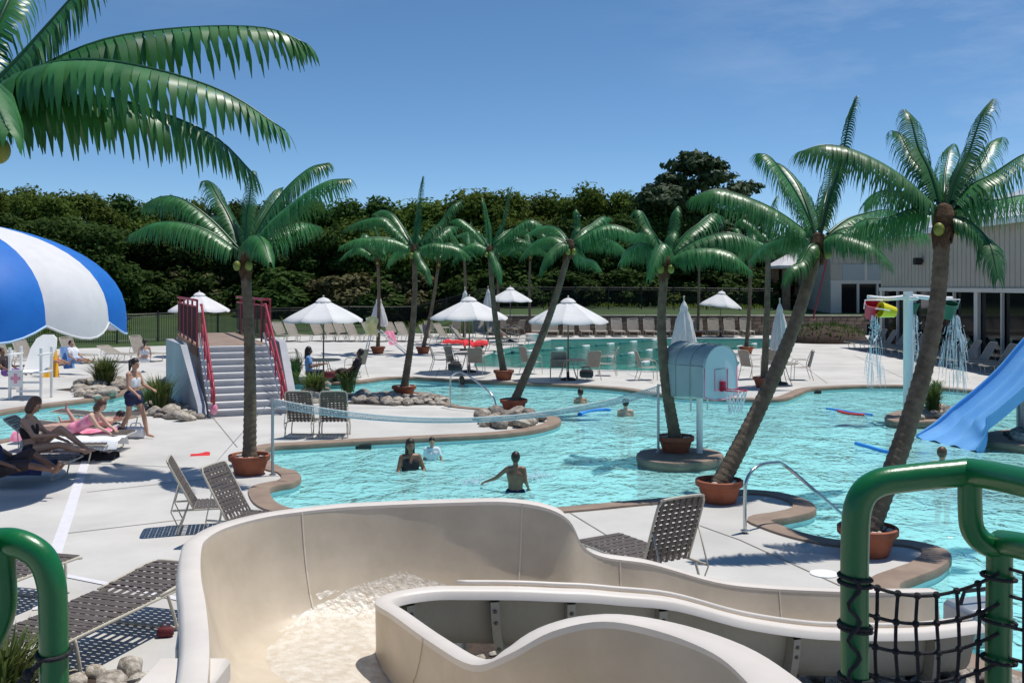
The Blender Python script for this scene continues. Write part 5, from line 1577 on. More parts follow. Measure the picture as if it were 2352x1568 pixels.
grass_clump(368, 946, 1.0, .8, 'tall pale grass clump on the rocks left of the stairs', 420)
grass_clump(342, 936, .6, .6, 'short grass clump behind the walking girl', 200)
grass_clump(240, 888, 1.05, 1.0, 'dense green grass clump on the rocks before the left loungers', 520)
grass_clump(722, 905, .75, .9, 'green grass clump right of the stair foot', 380)
grass_clump(800, 900, .8, .7, 'grass clump beside the two strap chairs, over the channel', 320)
grass_clump(678, 880, 1.0, .5, 'narrow upright green plant beside the right stair rail', 260)
grass_clump(775, 875, .45, .8, 'low round green clump below the first table', 300)
grass_clump(2142, 954, .85, .6, 'grass clump on the splash post island', 320, .03)
grass_clump(2150, 905, .5, .5, 'small grass clump on the far bank right of the splash post', 160)
grass_clump(0, 0, .62, .7, 'spiky grass tuft at the lower left below the green rail', 320, at=V((-3.98, 7.75, 0)))
grass_clump(0, 0, .5, .6, 'second spiky grass tuft at the lower left corner', 240, at=V((-4.5, 8.0, 0)))
strip('soil_and_shade_strip', catmull([V((-2.2, 6.9, 0)), V((-.8, 7.1, 0)), V((.8, 7.3, 0)), V((2.2, 7.6, 0)), V((4.1, 8.4, 0))], 5), 2.4, .014, M['mulch'])  # dark strip under the flume, painting the shade seen through its gap
strip('soil_and_shade_strip', [V((-1.6, 7.9, 0)), V((0, 8.2, 0)), V((1.6, 8.3, 0))], 2.2, .019, M['mulch'])  # second dark strip, carries the painted shade farther back
# dark mound added in place of the shaded loungers and tarp there
mo = empty('shade_mound', V((18.2, 57.5, 0)), label='dark mound standing in for shaded loungers and tarp beside the stone wall', cat='mound')
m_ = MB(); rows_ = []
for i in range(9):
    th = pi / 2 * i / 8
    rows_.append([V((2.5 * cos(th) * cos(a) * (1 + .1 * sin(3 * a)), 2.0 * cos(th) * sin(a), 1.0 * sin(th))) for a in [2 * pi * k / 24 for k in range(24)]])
m_.grid(rows_, closed_u=True); m_.build('soil', M['mulch'], mo, smooth='full')  # body of the stand-in, its dark colour holds the loungers' shade
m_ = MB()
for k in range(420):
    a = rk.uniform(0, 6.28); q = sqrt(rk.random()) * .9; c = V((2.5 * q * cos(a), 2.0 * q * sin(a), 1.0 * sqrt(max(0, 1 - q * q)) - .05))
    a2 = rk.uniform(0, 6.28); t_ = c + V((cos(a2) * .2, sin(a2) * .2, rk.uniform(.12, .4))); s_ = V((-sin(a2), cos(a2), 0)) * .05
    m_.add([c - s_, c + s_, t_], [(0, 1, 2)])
m_.build('mound_tufts', M['leafdark'], mo, kind='stuff')  # dark tufts that break up the stand-in, no real planting

# ------------------------------------------------------------------ volleyball net
vn = empty('volleyball_net', G(626, 1091), label='white pool volleyball net sagging between two posts across the water', cat='net')
v0 = G(626, 1091); v1 = G(1512, 1040, .03)
for p in (v0, v1):
    m_ = MB(); m_.tube([p - v0, p - v0 + V((0, 0, 1.34))], .026, 10); m_.build('post', M['greymetal'], vn, smooth=True)
    m_ = MB(); m_.lathe([(.06, 0), (.06, .02), (.03, .03)], p - v0, 12); m_.build('collar', M['steel'], vn, smooth=True)
def netp(t, z): 
    q = (v0.lerp(v1, t) - v0); return V((q.x, q.y, z - .47 * 4 * t * (1 - t)))
for z, r_ in ((1.33, .012), (1.19, .010)):
    m_ = MB(); m_.tube([netp(k / 40, z + (.06 * 4 * (k/40) * (1 - k/40) if z < 1.3 else 0)) for k in range(41)], r_, 6); m_.build('rope', M['netrope'], vn, smooth='full')
m_ = MB()
for k in range(160):
    t = k / 160
    m_.tube([netp(t, 1.33), netp(t + .003, 1.19 + .06 * 4 * t * (1 - t))], .0045, 4, cap=False)
for zz in (1.30, 1.27, 1.24, 1.215):
    m_.tube([netp(k / 40, zz + (1.33 - zz) * .4 * 4 * (k/40) * (1 - k/40)) for k in range(41)], .006, 4, cap=False)
m_.build('netting', M['netrope'], vn, kind='stuff')
m_ = MB(); m_.tube([netp(0, 1.33), V((-1.35, -2.1 + 3.4, .02)) ], .006, 5); m_.build('guy_line', M['netrope'], vn)
m_ = MB(); m_.tube([v1 - v0 + V((0, 0, .02)) + V((-.35, .1, 0)), v1 - v0 + V((0, 0, .2))], .006, 5); m_.build('guy_line', M['netrope'], vn)

# ------------------------------------------------------------------ pool basketball hoop with its hood
bh0 = G(1607, 1040, .03)
bh = empty('basketball_hoop', bh0, label='white backboard hoop on a post, its pale blue barrel hood behind', cat='basketball hoop')
m_ = MB(); m_.tube([V((0, 0, 0)), V((0, 0, 1.55))], .062, 14); m_.build('post', M['whitepaint'], bh, smooth=True)
n3 = V((.66, -.751, 0)); w3 = V((.751, .66, 0))
cb = A(1656, 850, bh0.y - .1) - bh0                # centre of the board face
Wd, Hs, Ht = 1.04, .50, .42
def arch(cx, n_=14):
    o_ = [(-Wd / 2, -Hs), (-Wd * .18, -Hs - .07), (Wd * .18, -Hs - .07), (Wd / 2, -Hs)]
    o_ += [(Wd / 2 * cos(pi * k / n_), .06 + Ht * sin(pi * k / n_)) for k in range(n_ + 1)]
    return o_
pr = arch(0)
f3 = lambda s_, z, o_: cb + w3 * s_ + n3 * o_ + V((0, 0, z))
m_ = MB(); n_ = len(pr)
m_.add([f3(s_, z, 0) for s_, z in pr] + [f3(s_, z, -.04) for s_, z in pr], [tuple(range(n_)), tuple(range(2 * n_ - 1, n_ - 1, -1))] + [(i, n_ + i, n_ + (i + 1) % n_, (i + 1) % n_) for i in range(n_)])
m_.build('backboard', M['board'], bh)
m_ = MB(); m_.tube([f3(s_, z, .004) for s_, z in pr[4:]], .014, 6); m_.build('board_edge', M['hood'], bh, smooth='full')
m_ = MB(); m_.tube([f3(s_, z, .004) for s_, z in [pr[-1]] + pr[:4] + [pr[4]]], .014, 6); m_.build('board_edge', M['pink'], bh, smooth='full')
for a_, b_ in (((-.20, -.38), (-.20, .02)), ((-.20, .02), (.20, .02)), ((.20, .02), (.20, -.38)), ((-.20, -.38), (.20, -.38))):
    m_ = MB(); m_.tube([f3(a_[0], a_[1], .006), f3(b_[0], b_[1], .006)], .012, 5); m_.build('target_line', M['pink'] if a_[1] != .02 or b_[1] != .02 else M['greymetal'], bh)
m_ = MB()
p8 = f3(0, -.31, .01); m_.bbox(p8 + n3 * .03, (.10, .10, .20), .015, atan2(n3.y, n3.x)); m_.build('hoop_bracket', M['redplastic'], bh)
hc = f3(0, -.36, .34)
m_ = MB(); m_.tube([hc + V((.22 * cos(a), .22 * sin(a), 0)) for a in [2 * pi * k / 24 for k in range(24)]], .012, 6, closed=True); m_.build('rim', M['redplastic'], bh, smooth='full')
m_ = MB()
for k in range(14):
    for sg in (1, -1):
        a = 2 * pi * k / 14
        m_.tube([hc + V((.22 * cos(a), .22 * sin(a), 0)), hc + V((.185 * cos(a + sg * .22), .185 * sin(a + sg * .22), -.14)), hc + V((.14 * cos(a), .14 * sin(a), -.28)), hc + V((.12 * cos(a + sg * .2), .12 * sin(a + sg * .2), -.42))], .0075, 4)
m_.build('net', M['white_net'], bh, kind='stuff')
# barrel hood: shell from the board back
Ld = 1.0
rows_ = []
for o_ in (-.03, -.35, -.68, -Ld):
    k_ = 1 + .06 * (o_ < -.5)
    rows_.append([f3(s_ * k_, z * k_, o_) for s_, z in pr] + [f3(pr[0][0] * k_, pr[0][1] * k_, o_)])
m_ = MB(); m_.grid(rows_); m_.add(rows_[-1][:-1], [tuple(range(n_))]); m_.build('hood', M['hood'], bh, smooth=True)
for o_ in (-.35, -.68, -Ld):
    m_ = MB(); m_.tube([f3(s_ * 1.03 * (1 + .05 * (o_ < -.5)), z * 1.03 * (1 + .05 * (o_ < -.5)), o_) for s_, z in pr[3:] + pr[:1]], .012, 5); m_.build('hood_rib', M['hood'], bh, smooth='full')
for s_ in (-Wd / 2, 0, Wd / 2):
    z = .08 if s_ else .06 + Ht
    m_ = MB(); m_.tube([f3(s_ * 1.02, z * 1.03, 0), f3(s_ * 1.08, z * 1.08, -Ld)], .011, 5); m_.build('hood_rib', M['hood'], bh)
m_ = MB(); m_.tube([V((0, 0, 1.5)), f3(0, -.2, -.5)], .045, 8); m_.build('arm', M['whitepaint'], bh)
m_ = MB(); m_.tube([f3(-.3, -Hs, -.5), f3(-.3, -Hs - .32, -.5)], .02, 6); m_.build('brace', M['whitepaint'], bh)
m_ = MB(); m_.tube([f3(.1, -Hs, -.4), f3(.1, -Hs - .32, -.4)], .02, 6); m_.build('brace', M['whitepaint'], bh)

# ------------------------------------------------------------------ splash post with buckets
sp0 = G(2086, 954, .03)
sp = empty('splash_post', sp0, label='tall white splash post with red, yellow and green tipping buckets', cat='splash feature')
zt_ = zat(683, sp0.y); ztop = zat(672, sp0.y)
m_ = MB(); m_.tube([V((0, 0, -.03)), V((0, 0, ztop))], [.12, .115], 16); m_.build('post', M['whitepaint'], sp, smooth=True)
m_ = MB(); m_.lathe([(.2, 0), (.2, .03), (.12, .06)], (0, 0, -.03), 16); m_.build('base_flange', M['whitepaint'], sp, smooth=True)
m_ = MB(); m_.tube(catmull([V((-1.02, 0, zt_ - .02)), V((-.6, 0, zt_ - .06)), V((-.25, 0, zt_ - .04)), V((0, 0, zt_)), V((.3, 0, zt_ - .02)), V((.7, 0, zt_ - .06)), V((1.12, .05, zt_ - .06))], 4), .055, 10); m_.build('arm', M['whitepaint'], sp, smooth='full')
m_ = MB(); m_.tube([V((.0, -.55, zt_ - .05)), V((0, .55, zt_ - .05))], .05, 10); m_.build('arm', M['whitepaint'], sp, smooth='full')
for (bx_, by_, m2, lab, tl, rz_) in [(-.92, 0, 'redplastic', 'red bucket', .5, 0), (-.62, -.25, 'yellow', 'yellow bucket', 1.4, -1.4), (1.05, .05, 'greenplastic', 'green bucket', .4, 0), (.25, .5, 'greenplastic', 'dark green bucket', .2, 1)]:
    e = empty('bucket', (bx_, by_, zt_ - .36)); e.parent = sp; e['label'] = lab; e.rotation_euler = (tl, 0, rz_)
    m_ = MB(); m_.lathe([(0, -.2), (.13, -.2), (.2, .2), (.185, .2), (.12, -.185), (0, -.185)], (0, 0, 0), 20); m_.build('shell', M[m2], e, smooth=True)
    m_ = MB(); m_.tube([V((-.2, 0, .05)), V((-.22, 0, .3)), V((.22, 0, .3)), V((.2, 0, .05))], .014, 5); m_.build('bail', M['whitepaint'], e)
def splash(name, x, y, z, h, w0, w1, n, label):
    e = empty('falling_water', sp0 + V((x, y, z)), label=label, cat='falling water', group='water falling from the splash post')
    m_ = MB()
    for k in range(n):
        a = rk.uniform(0, 6.28); q0 = w0 * sqrt(rk.random()); q1 = w1 * sqrt(rk.random()); t0_ = rk.uniform(0, .8); t1_ = min(1, t0_ + rk.uniform(.06, .3))
        f_ = lambda t: V((cos(a) * (q0 + (q1 - q0) * t), sin(a) * (q0 + (q1 - q0) * t), -h * t * t * .6 - h * .4 * t))
        m_.tube([f_(t0_), f_((t0_ + t1_) / 2), f_(t1_)], [.005, .009, .003], 4)
        m_.ball(f_(t1_) + V((rk.gauss(0, .05), rk.gauss(0, .05), 0)), .014, 5, 4)
    m_.build('streaks', M['splash'], e, kind='stuff')
splash('a', -.92, -.2, zt_ - .45, 2.0, .08, .30, 70, 'water pouring from the red bucket')
splash('b', 1.08, -.15, zt_ - .45, 2.2, .12, .50, 120, 'water pouring from the green bucket')
splash('c', .30, .3, zt_ - .45, 2.2, .05, .2, 70, 'thin water streaks beside the splash post')

# ------------------------------------------------------------------ blue slide
bs = empty('blue_slide', V((9.3, 21.6, 0)), label='wide blue wavy water slide coming down at the right edge', cat='water slide')
bo2 = V((9.3, 21.6, 0))
PR = catmull([V((9.15, 0, -.16)), V((9.7, 0, .02)), V((10.1, 0, .26)), V((10.6, 0, .66)), V((11.1, 0, 1.12)), V((11.6, 0, 1.70)), V((12.3, 0, 2.45)), V((13.2, 0, 3.1)), V((14.2, 0, 3.4))], 7)
NW = 30
rows_ = []
for i, p in enumerate(PR):
    row = []
    f_ = max(0, 1 - i / 14)
    for k in range(NW + 1):
        t = k / NW
        y = 22.55 - 1.95 * t - .15 * f_
        hump = .20 * abs(cos(pi * 3 * t)) ** 2.5 * min(1, .25 + i / 16) + (.10 if k in (0, NW) else 0) * min(1, i / 8)
        row.append(V((p.x + .45 * t * f_ + (-.2 * t if i > 14 else -.2 * t * i / 14), y, p.z + hump)) - bo2)
    rows_.append(row)
m_ = MB(); m_.grid(rows_); m_.build('chute', M['fibre'], bs, smooth='full')
for k, nm in ((0, 'side_wall'), (NW, 'side_wall')):
    m_ = MB(); m_.ruled([r_[k] + V((0, 0, .0)) for r_ in rows_], [r_[k] + V((0, (.03 if k == 0 else -.03), -.26)) for r_ in rows_]); m_.build(nm, M['fibre'], bs)
    m_ = MB(); m_.tube([r_[k] for r_ in rows_], .03, 6); m_.build('edge_lip', M['fibre'], bs, smooth='full')
m_ = MB(); m_.grid([[p - V((0, 0, .10)) for p in r_] for r_ in rows_]); m_.build('underside', M['fibre'], bs, smooth='full')
for x, y, z in ((11.4, 21.0, 1.3), (11.4, 22.2, 1.3), (13.4, 21.0, 3.0), (13.4, 22.2, 3.0)):
    m_ = MB(); m_.tube([V((x, y, -1.2)) - bo2, V((x, y, z)) - bo2], .08, 10); m_.build('leg', M['greymetal'], bs, smooth=True)

# ------------------------------------------------------------------ steel hand rails
def handrail(pts, label, base):
    e = empty('hand_rail', base, label=label, cat='hand rail', group='stainless pool hand rails')
    m_ = MB(); m_.tube([p - base for p in catmull(pts, 6)], .024, 10); m_.build('tube', M['steel'], e, smooth='full')
    m_ = MB(); m_.lathe([(.06, .0), (.06, .012), (.03, .02)], pts[0] - base + V((0, 0, .03)), 14); m_.build('escutcheon', M['steel'], e, smooth=True)
b0 = G(1711, 1224)
dd_ = b0.y
handrail([b0, A(1711, 1140, dd_), A(1716, 1100, dd_ + .02), A(1738, 1072, dd_ + .15), A(1775, 1063, dd_ + .4), A(1803, 1069, dd_ + .55), A(1870, 1125, dd_ + .5), A(1935, 1182, dd_ + .5), A(1965, 1214, dd_ + .5)], 'large steel hand rail on the near deck between the two nearest palms', b0)
b0 = G(1033, 935)
dd_ = b0.y
handrail([b0, A(1034, 890, dd_), A(1036, 866, dd_), A(1048, 856, dd_ - .1), A(1066, 857, dd_ - .4), A(1100, 880, dd_ - .8), A(1132, 910, dd_ - 1.2), A(1141, 945, dd_ - 1.3)], 'steel hand rail at the back edge of the deck tongue', b0)

# ------------------------------------------------------------------ lap pool lane ropes and lane lines
LANES = [((1130, 815), (1520, 780)), ((1395, 822), (1620, 783)), ((1470, 835), (1745, 789)), ((1250, 842), (1420, 796))]
for k, (a_, b_) in enumerate([LANES[0], LANES[1], LANES[2]]):
    pa, pb = G(*a_, -.11), G(*b_, -.11)
    e = empty('lane_rope', pa, label='lane rope of white floats on the lap pool, %s from the left' % ORD[k], cat='lane rope', group='lane ropes')
    L = (pb - pa).length; nfl = int(L / 1.3); dr = (pb - pa).normalized()
    q = Matrix.Rotation(atan2(dr.y, dr.x), 3, 'Z')
    m_ = MB(); m_.tube([V((0, 0, 0)), pb - pa], .03, 6); m_.build('cable', M['buoydark'], e)
    for i in range(nfl):
        m_ = MB(); m_.bbox(V((0, 0, 0)), (.62, .20, .16), .04, atan2(dr.y, dr.x)); m_.build('float', M['buoywhite'] if i % 2 == 0 else M['buoydark'], e, loc=dr * (i * 1.3 + .6))
for a_, b_ in [((1180, 838), (1560, 781)), ((1340, 846), (1640, 788)), ((1420, 850), (1745, 795)), ((1120, 832), (1440, 781)), ((1560, 852), (1750, 815))]:
    strip('lane_line', [G(*a_, -1.594), G(*b_, -1.594)], .30, -1.594, M['greenplastic'])

# ------------------------------------------------------------------ life guard chairs
lg = empty('lifeguard_chair', G(70, 915), 0, 'white lifeguard chair with rounded back near the left river bank', 'lifeguard chair')
for x, y in ((-.45, -.3), (.45, -.3), (-.45, .35), (.45, .35)):
    m_ = MB(); m_.bbox((x, y, .75), (.07, .07, 1.5), .01); m_.build('leg', M['whitepaint'], lg)
m_ = MB(); m_.bbox((0, 0, .78), (.98, .75, .05), .01); m_.build('seat', M['whitepaint'], lg)
for x in (-.45, .45):
    m_ = MB(); m_.bbox((x, 0, 1.30), (.08, .85, .05), .01); m_.build('armrest', M['whitepaint'], lg)
m_ = MB()
TB = lambda x, y, z: V((x, y + .7 * (z - .8), .8 + (z - .8) * .9))
pf_ = [(-.36, .8), (.36, .8), (.38, 1.5), (.30, 1.8), (.15, 1.92), (-.15, 1.92), (-.30, 1.8), (-.38, 1.5)]
m_.add([TB(x, .30, z) for x, z in pf_] + [TB(x, .35, z) for x, z in pf_], [tuple(range(8)), tuple(range(15, 7, -1))] + [(i, (i + 1) % 8, 8 + (i + 1) % 8, 8 + i) for i in range(8)])
m_.build('backrest', M['whitepaint'], lg)
m_ = MB(); m_.bbox((-.25, -.36, .62), (.42, .02, .5), .005); pn = m_.build('notice', M['whitepaint'], lg)
m_ = MB(); m_.box((-.25, -.374, .62), (.28, .006, .09)); m_.box((-.25, -.3755, .62), (.09, .006, .28)); m_.build('cross', M['pink'], pn)
for z in (.25, .5):
    m_ = MB(); m_.bbox((.1, -.32, z), (.7, .04, .06), .01); m_.build('rung', M['whitepaint'], lg)
yc = empty('lifeguard_chair', G(862, 812), 0, 'tall slanting white pole chair draped in yellow beyond the pool channel', 'lifeguard chair')
for sx in (-.35, .35):
    m_ = MB(); m_.tube([V((-.25, sx, 1.5)), V((1.55, sx * 1.3, 0))], .03, 6); m_.build('leg', M['whitepaint'], yc)
    m_ = MB(); m_.tube([V((-.2, sx, 1.1)), V((-.45, sx * 1.2, 0))], .03, 6); m_.build('leg', M['whitepaint'], yc)
m_ = MB(); m_.bbox((-.1, 0, 1.05), (.6, .7, .05), .01); m_.build('seat', M['whitepaint'], yc)
m_ = MB(); m_.bbox((-.35, 0, 1.4), (.06, .7, .7), .01); m_.build('backrest', M['whitepaint'], yc)
m_ = MB()
m_.grid([[V((-.30 + .60 * u_ + .03 * sin(t * 9), (-.42 - .10 * sin(u_ * 9) - .12 * t) if t > .25 else -.42 + .5 * (.25 - t), 1.72 - .85 * t + .10 * sin(pi * u_) + (.05 * sin(u_ * 11) if t > .9 else 0))) for u_ in [j / 12 for j in range(13)]] for t in [i / 12 for i in range(13)]])
o = m_.build('draped_towel', M['yellowcloth'], smooth='full', loc=G(856, 812), label='pale yellow towel draped over the slanting white chair', cat='towel')

# ------------------------------------------------------------------ towels, bags, floats
def towel(px, py, z, L, W, rz, m, label, name='towel', sag=.02):
    c = G(px, py, z)
    m_ = MB()
    rows_ = []
    for i in range(15):
        x = -L / 2 + L * i / 14
        rows_.append([V((x, -W / 2 + W * j / 8, sag * mnoise.noise(V((x * 4, j * .6, px))) + .012 + (-.16 * ((abs(j - 4) - 3)) if abs(j - 4) > 3 else 0) * 1.0)) for j in range(9)])
    m_.grid(rows_)
    o = m_.build(name, M[m], smooth='full', loc=c, label=label, cat=name)
    o.rotation_euler = (0, 0, radians(rz)); return o
towel(150, 989, .38, 1.9, .66, 2, 'pink', 'long pink and rose towel under the lying person', sag=.07)
towel(172, 1008, .38, 1.8, .66, 2, 'whitecloth', 'long white towel over the flat lounger', sag=.06)
towel(38, 1062, .38, 1.1, .7, 2, 'navy', 'navy towel on the lounger at the left edge', sag=.05)
towel(225, 1046, .06, .7, .5, 10, 'darkcloth', 'crumpled dark towel on the deck below the pink towel', sag=.12)
towel(268, 985, .2, .5, .3, 60, 'navy', 'small navy towel hanging off the lounger end', sag=.1)
towel(460, 1043, .02, .36, .14, 15, 'redcloth', 'small red cloth lying on the deck left of the first palm', sag=.06)
def hang(name, c, w_, h, rz, m, label, tilt=.2):
    m_ = MB(); m_.grid([[V((-w_ / 2 + w_ * j / 8, tilt * h * (1 - i / 10) + .03 * sin(j * 1.7), h * (1 - i / 10) - .0)) for j in range(9)] for i in range(11)])
    o = m_.build(name, M[m], smooth='full', loc=c, label=label, cat='towel'); o.rotation_euler = (0, 0, radians(rz)); return o
hang('towel', G(118, 866), .55, .95, 40, 'orangecloth', 'bright orange towel hanging from the left lounger', .3)
hang('towel', G(160, 846, .2), .5, .8, 62, 'bluecloth', 'pale blue towel over the back of the left lounger', .3)
hang('towel', G(905, 792, .3), .6, .7, 50, 'pink', 'pink and orange towel on the lounger by the yellow draped chair', .5)
rl = place_lounger(48, False, G(1058, 792), 70, 'lounger covered by the red towels behind the umbrella', 'loungers by the lap pool', 1.1)
towel(1052, 782, .42, 1.5, .7, -20, 'redcloth', 'red towel spread on the lounger behind the umbrella', sag=.1)
towel(1092, 786, .50, 1.2, .7, 5, 'redcloth', 'second red towel, bunched up right of the umbrella pole', sag=.2)
def bag(px, py, z, s_, m, label):
    e = empty('bag', G(px, py, z), rt.uniform(-.4, .4), label, 'bag', 'bags by the loungers')
    m_ = MB(); m_.bbox((0, 0, s_ * .32), (s_ * 1.0, s_ * .5, s_ * .62), s_ * .14); m_.build('body', M[m], e, smooth='full')
    m_ = MB(); m_.tube(catmull([V((-s_ * .28, 0, s_ * .6)), V((-s_ * .2, 0, s_ * .8)), V((s_ * .2, 0, s_ * .8)), V((s_ * .28, 0, s_ * .6))], 5), s_ * .03, 6); m_.build('strap', M[m], e, smooth='full')
bag(1045, 852, .42, .45, 'darkcloth', 'black bag on the armchair before the red towels')
bag(1100, 800, .0, .55, 'darkcloth', 'dark bag standing right of the red towels')
bag(1347, 868, .44, .42, 'darkcloth', 'dark clothes heaped on the armchair by the lap pool')
bag(757, 868, .74, .30, 'darkred', 'dark red bag on the table of the two seated people')
bag(312, 1006, 0, .40, 'whitecloth', 'pale striped bag on the deck by the girl walking')
bag(202, 1040, 0, .38, 'purple', 'purple bag among the things below the towels')
bag(246, 1032, 0, .34, 'yellowcloth', 'beige bag among the things below the towels')
bag(380, 1462, .0, .15, 'darkred', 'small dark red bag in the shadow of the flat lounger')
def noodle(pts, label, m='noodle', r=.03, z=WZ + .02):
    P = [G(x, y, z) for x, y in pts]
    e = empty('pool_noodle', P[0], label=label, cat='pool noodle', group='foam noodles on the water')
    m_ = MB(); m_.tube([p - P[0] for p in catmull(P, 6)], r, 10); m_.build('foam', M[m], e, smooth='full')
noodle([(1966, 1018), (1995, 1026), (2030, 1036), (2062, 1040)], 'blue noodle near the leaning right palm', r=.045)
noodle([(1898, 938), (1930, 942), (1965, 948), (2004, 952)], 'blue noodle crossing the red one')
noodle([(1925, 944), (1950, 950), (1985, 953)], 'red noodle crossed by a blue one', 'noodlered', .04)
noodle([(1330, 952), (1352, 944), (1385, 941), (1402, 942)], 'blue float noodle by the two swimmers', r=.05)
sk = empty('pool_cleaner', G(2246, 1472), 0.3, 'dark machine box beside the slide end under the netting', 'pump')
m_ = MB(); m_.bbox((0, 0, .18), (.5, .4, .36), .04); m_.build('housing', M['greymetal'], sk, smooth=True)
m_ = MB(); m_.tube([V((-.2, 0, .36)), V((-.15, 0, .48)), V((.15, 0, .48)), V((.2, 0, .36))], .02, 6); m_.build('handle', M['black'], sk)
lt = empty('garden_light', V((-2.42, 6.85, 0)), 0, 'small black stake light at the lower left by the slide', 'garden light')
m_ = MB(); m_.tube([V((0, 0, 0)), V((0, 0, .34))], .015, 8); m_.build('stake', M['black'], lt)
m_ = MB(); m_.lathe([(0, .36), (.07, .345), (.07, .33), (.02, .32)], (0, 0, 0), 14); m_.build('cap', M['black'], lt)

# ------------------------------------------------------------------ people
PEND = []
def person(loc, rz, J, skin, label, hair, hairstyle='short', clothes=(), sc=1.0, group=None, fingers=True, face=True):
    """J: joints in local metres (facing -y); the body is one skin grown over them, hair and clothing are children"""
    root = empty('person', loc, radians(rz), label, 'person', group)
    root.scale = (sc,) * 3
    m_ = MB()
    seg = {}
    def cap(k, a, b_, ra, rb):
        seg[k] = (V(a), V(b_), ra, rb); m_.capsule(a, b_, ra, rb, 10)
    Pv, C, N_, H = V(J['pelvis']), V(J['chest']), V(J['neck']), V(J['head'])
    shL, shR, hpL, hpR = V(J['shL']), V(J['shR']), V(J['hipL']), V(J['hipR'])
    side = (shL - shR).normalized()
    cap('hips', hpL, hpR, .105, .105)
    cap('waistL', Pv + side * .05, C + side * .055 - (C - Pv) * .35, .098, .092); cap('waistR', Pv - side * .05, C - side * .055 - (C - Pv) * .35, .098, .092)
    cap('ribL', C + side * .055 - (C - Pv) * .4, C + side * .075, .098, .105); cap('ribR', C - side * .055 - (C - Pv) * .4, C - side * .075, .098, .105)
    cap('shoulders', shL.lerp(shR, .08), shR.lerp(shL, .08), .062, .062)
    cap('collar', C, N_, .10, .06)
    cap('neck', N_, H - (H - N_) * .35, .052, .05)
    hd = (H - N_).normalized()
    fwd = V(J.get('look', (0, -1, 0))).normalized(); fwd = (fwd - hd * fwd.dot(hd)).normalized(); sdv = hd.cross(fwd)
    Rm = Matrix((sdv, -fwd, hd)).transposed()
    m_.ball(H, (.074, .092, .112), 14, 10, rot=Rm)
    m_.ball(H - hd * .055 + fwd * .028, (.055, .06, .06), 10, 8, rot=Rm)
    m_.capsule(H + fwd * .088 + hd * .012, H + fwd * .104 - hd * .022, .012, .016, 8)
    for s_ in (-1, 1): m_.ball(H + sdv * s_ * .076 - hd * .01, (.012, .022, .03), 8, 6, rot=Rm)
    fing = MB()
    for s_, k in ((1, 'L'), (-1, 'R')):
        sh, el, wr = V(J['sh' + k]), V(J['el' + k]), V(J['wr' + k])
        cap('ua' + k, sh, el, .05, .04); cap('fa' + k, el, wr, .04, .027)
        hv = (wr - el).normalized(); pal = V(J.get('palm' + k, (0, 0, -1))); pal = (pal - hv * pal.dot(hv)).normalized(); hs = hv.cross(pal)
        m_.capsule(wr, wr + hv * .07 + hs * .016, .026, .022, 8); m_.capsule(wr, wr + hv * .07 - hs * .016, .026, .022, 8)
        for q, (o_, l) in enumerate([(.03, .062), (.011, .075), (-.009, .07), (-.028, .055)]):
            b0_ = wr + hv * .075 + hs * o_; b1 = b0_ + hv * l * .55 + pal * .008; b2 = b1 + hv * l * .45 + pal * .025
            fing.tube([b0_ - hv * .02, b0_, b1, b2], [.0095, .0095, .0085, .006], 6)
        t0_ = wr + hv * .03 + hs * .035; fing.tube([t0_ - hs * .02, t0_ + hs * .018 + hv * .025, t0_ + hs * .026 + hv * .055 + pal * .012], [.012, .0105, .008], 6)
        hp, kn, an, to = V(J['hip' + k]), V(J['kn' + k]), V(J['an' + k]), V(J['to' + k])
        cap('th' + k, hp, kn, .088, .056); cap('ca' + k, kn.lerp(an, .0), kn.lerp(an, .35), .054, .054); cap('sh2' + k, kn.lerp(an, .3), an, .055, .034)
        m_.capsule(an - V((0, 0, .02)), to, .036, .026, 8)
    body = m_.build('body', M[skin], root)
    md = body.modifiers.new('r', 'REMESH'); md.mode = 'VOXEL'; md.voxel_size = .017
    ms_ = body.modifiers.new('s', 'SMOOTH'); ms_.factor = .5; ms_.iterations = 4
    PEND.append((body, fing if fingers else None, skin))
    for mt, parts, infl, nm in clothes:
        q = MB()
        for it in parts:
            if isinstance(it, tuple):
                k, f0, f1 = it
            else: k, f0, f1 = it, 0, 1
            a, b_, ra, rb = seg[k]
            q.capsule(a.lerp(b_, f0), a.lerp(b_, f1), ra + (rb - ra) * f0 + infl, ra + (rb - ra) * f1 + infl, 12)
        c = q.build(nm, M[mt], root)
        md = c.modifiers.new('r', 'REMESH'); md.mode = 'VOXEL'; md.voxel_size = .02
        ms_ = c.modifiers.new('s', 'SMOOTH'); ms_.factor = .5; ms_.iterations = 3
        PEND.append((c, None, mt))
    q = MB()
    q.ball(H + hd * .026 - fwd * .022, (.090, .100, .114), 14, 10, rot=Rm)
    q.v = [tuple(p if (V(p) - H).dot(fwd) < .055 or (V(p) - H).dot(hd) > .05 else H + (V(p) - H) * .8) for p in q.v]
    if hairstyle == 'long':
        q.capsule(H - fwd * .05, H - fwd * .06 - hd * .22, .08, .05, 10)
        for s_ in (-1, 1): q.capsule(H + sdv * s_ * .06 - fwd * .02, H + sdv * s_ * .07 - hd * .17 - fwd * .01, .035, .025, 8)
    if hairstyle == 'bob':
        q.capsule(H - fwd * .04, H - fwd * .045 - hd * .10, .085, .075, 10)
        for s_ in (-1, 1): q.capsule(H + sdv * s_ * .06 - fwd * .01, H + sdv * s_ * .065 - hd * .10, .04, .035, 8)
    if hairstyle == 'tail':
        q.capsule(H - fwd * .09 + hd * .05, H - fwd * .13 + hd * .03, .04, .045, 8); q.capsule(H - fwd * .13 + hd * .03, H - fwd * .12 - hd * .16, .045, .02, 8)
    q.build('hair', M[hair], root, smooth='full')
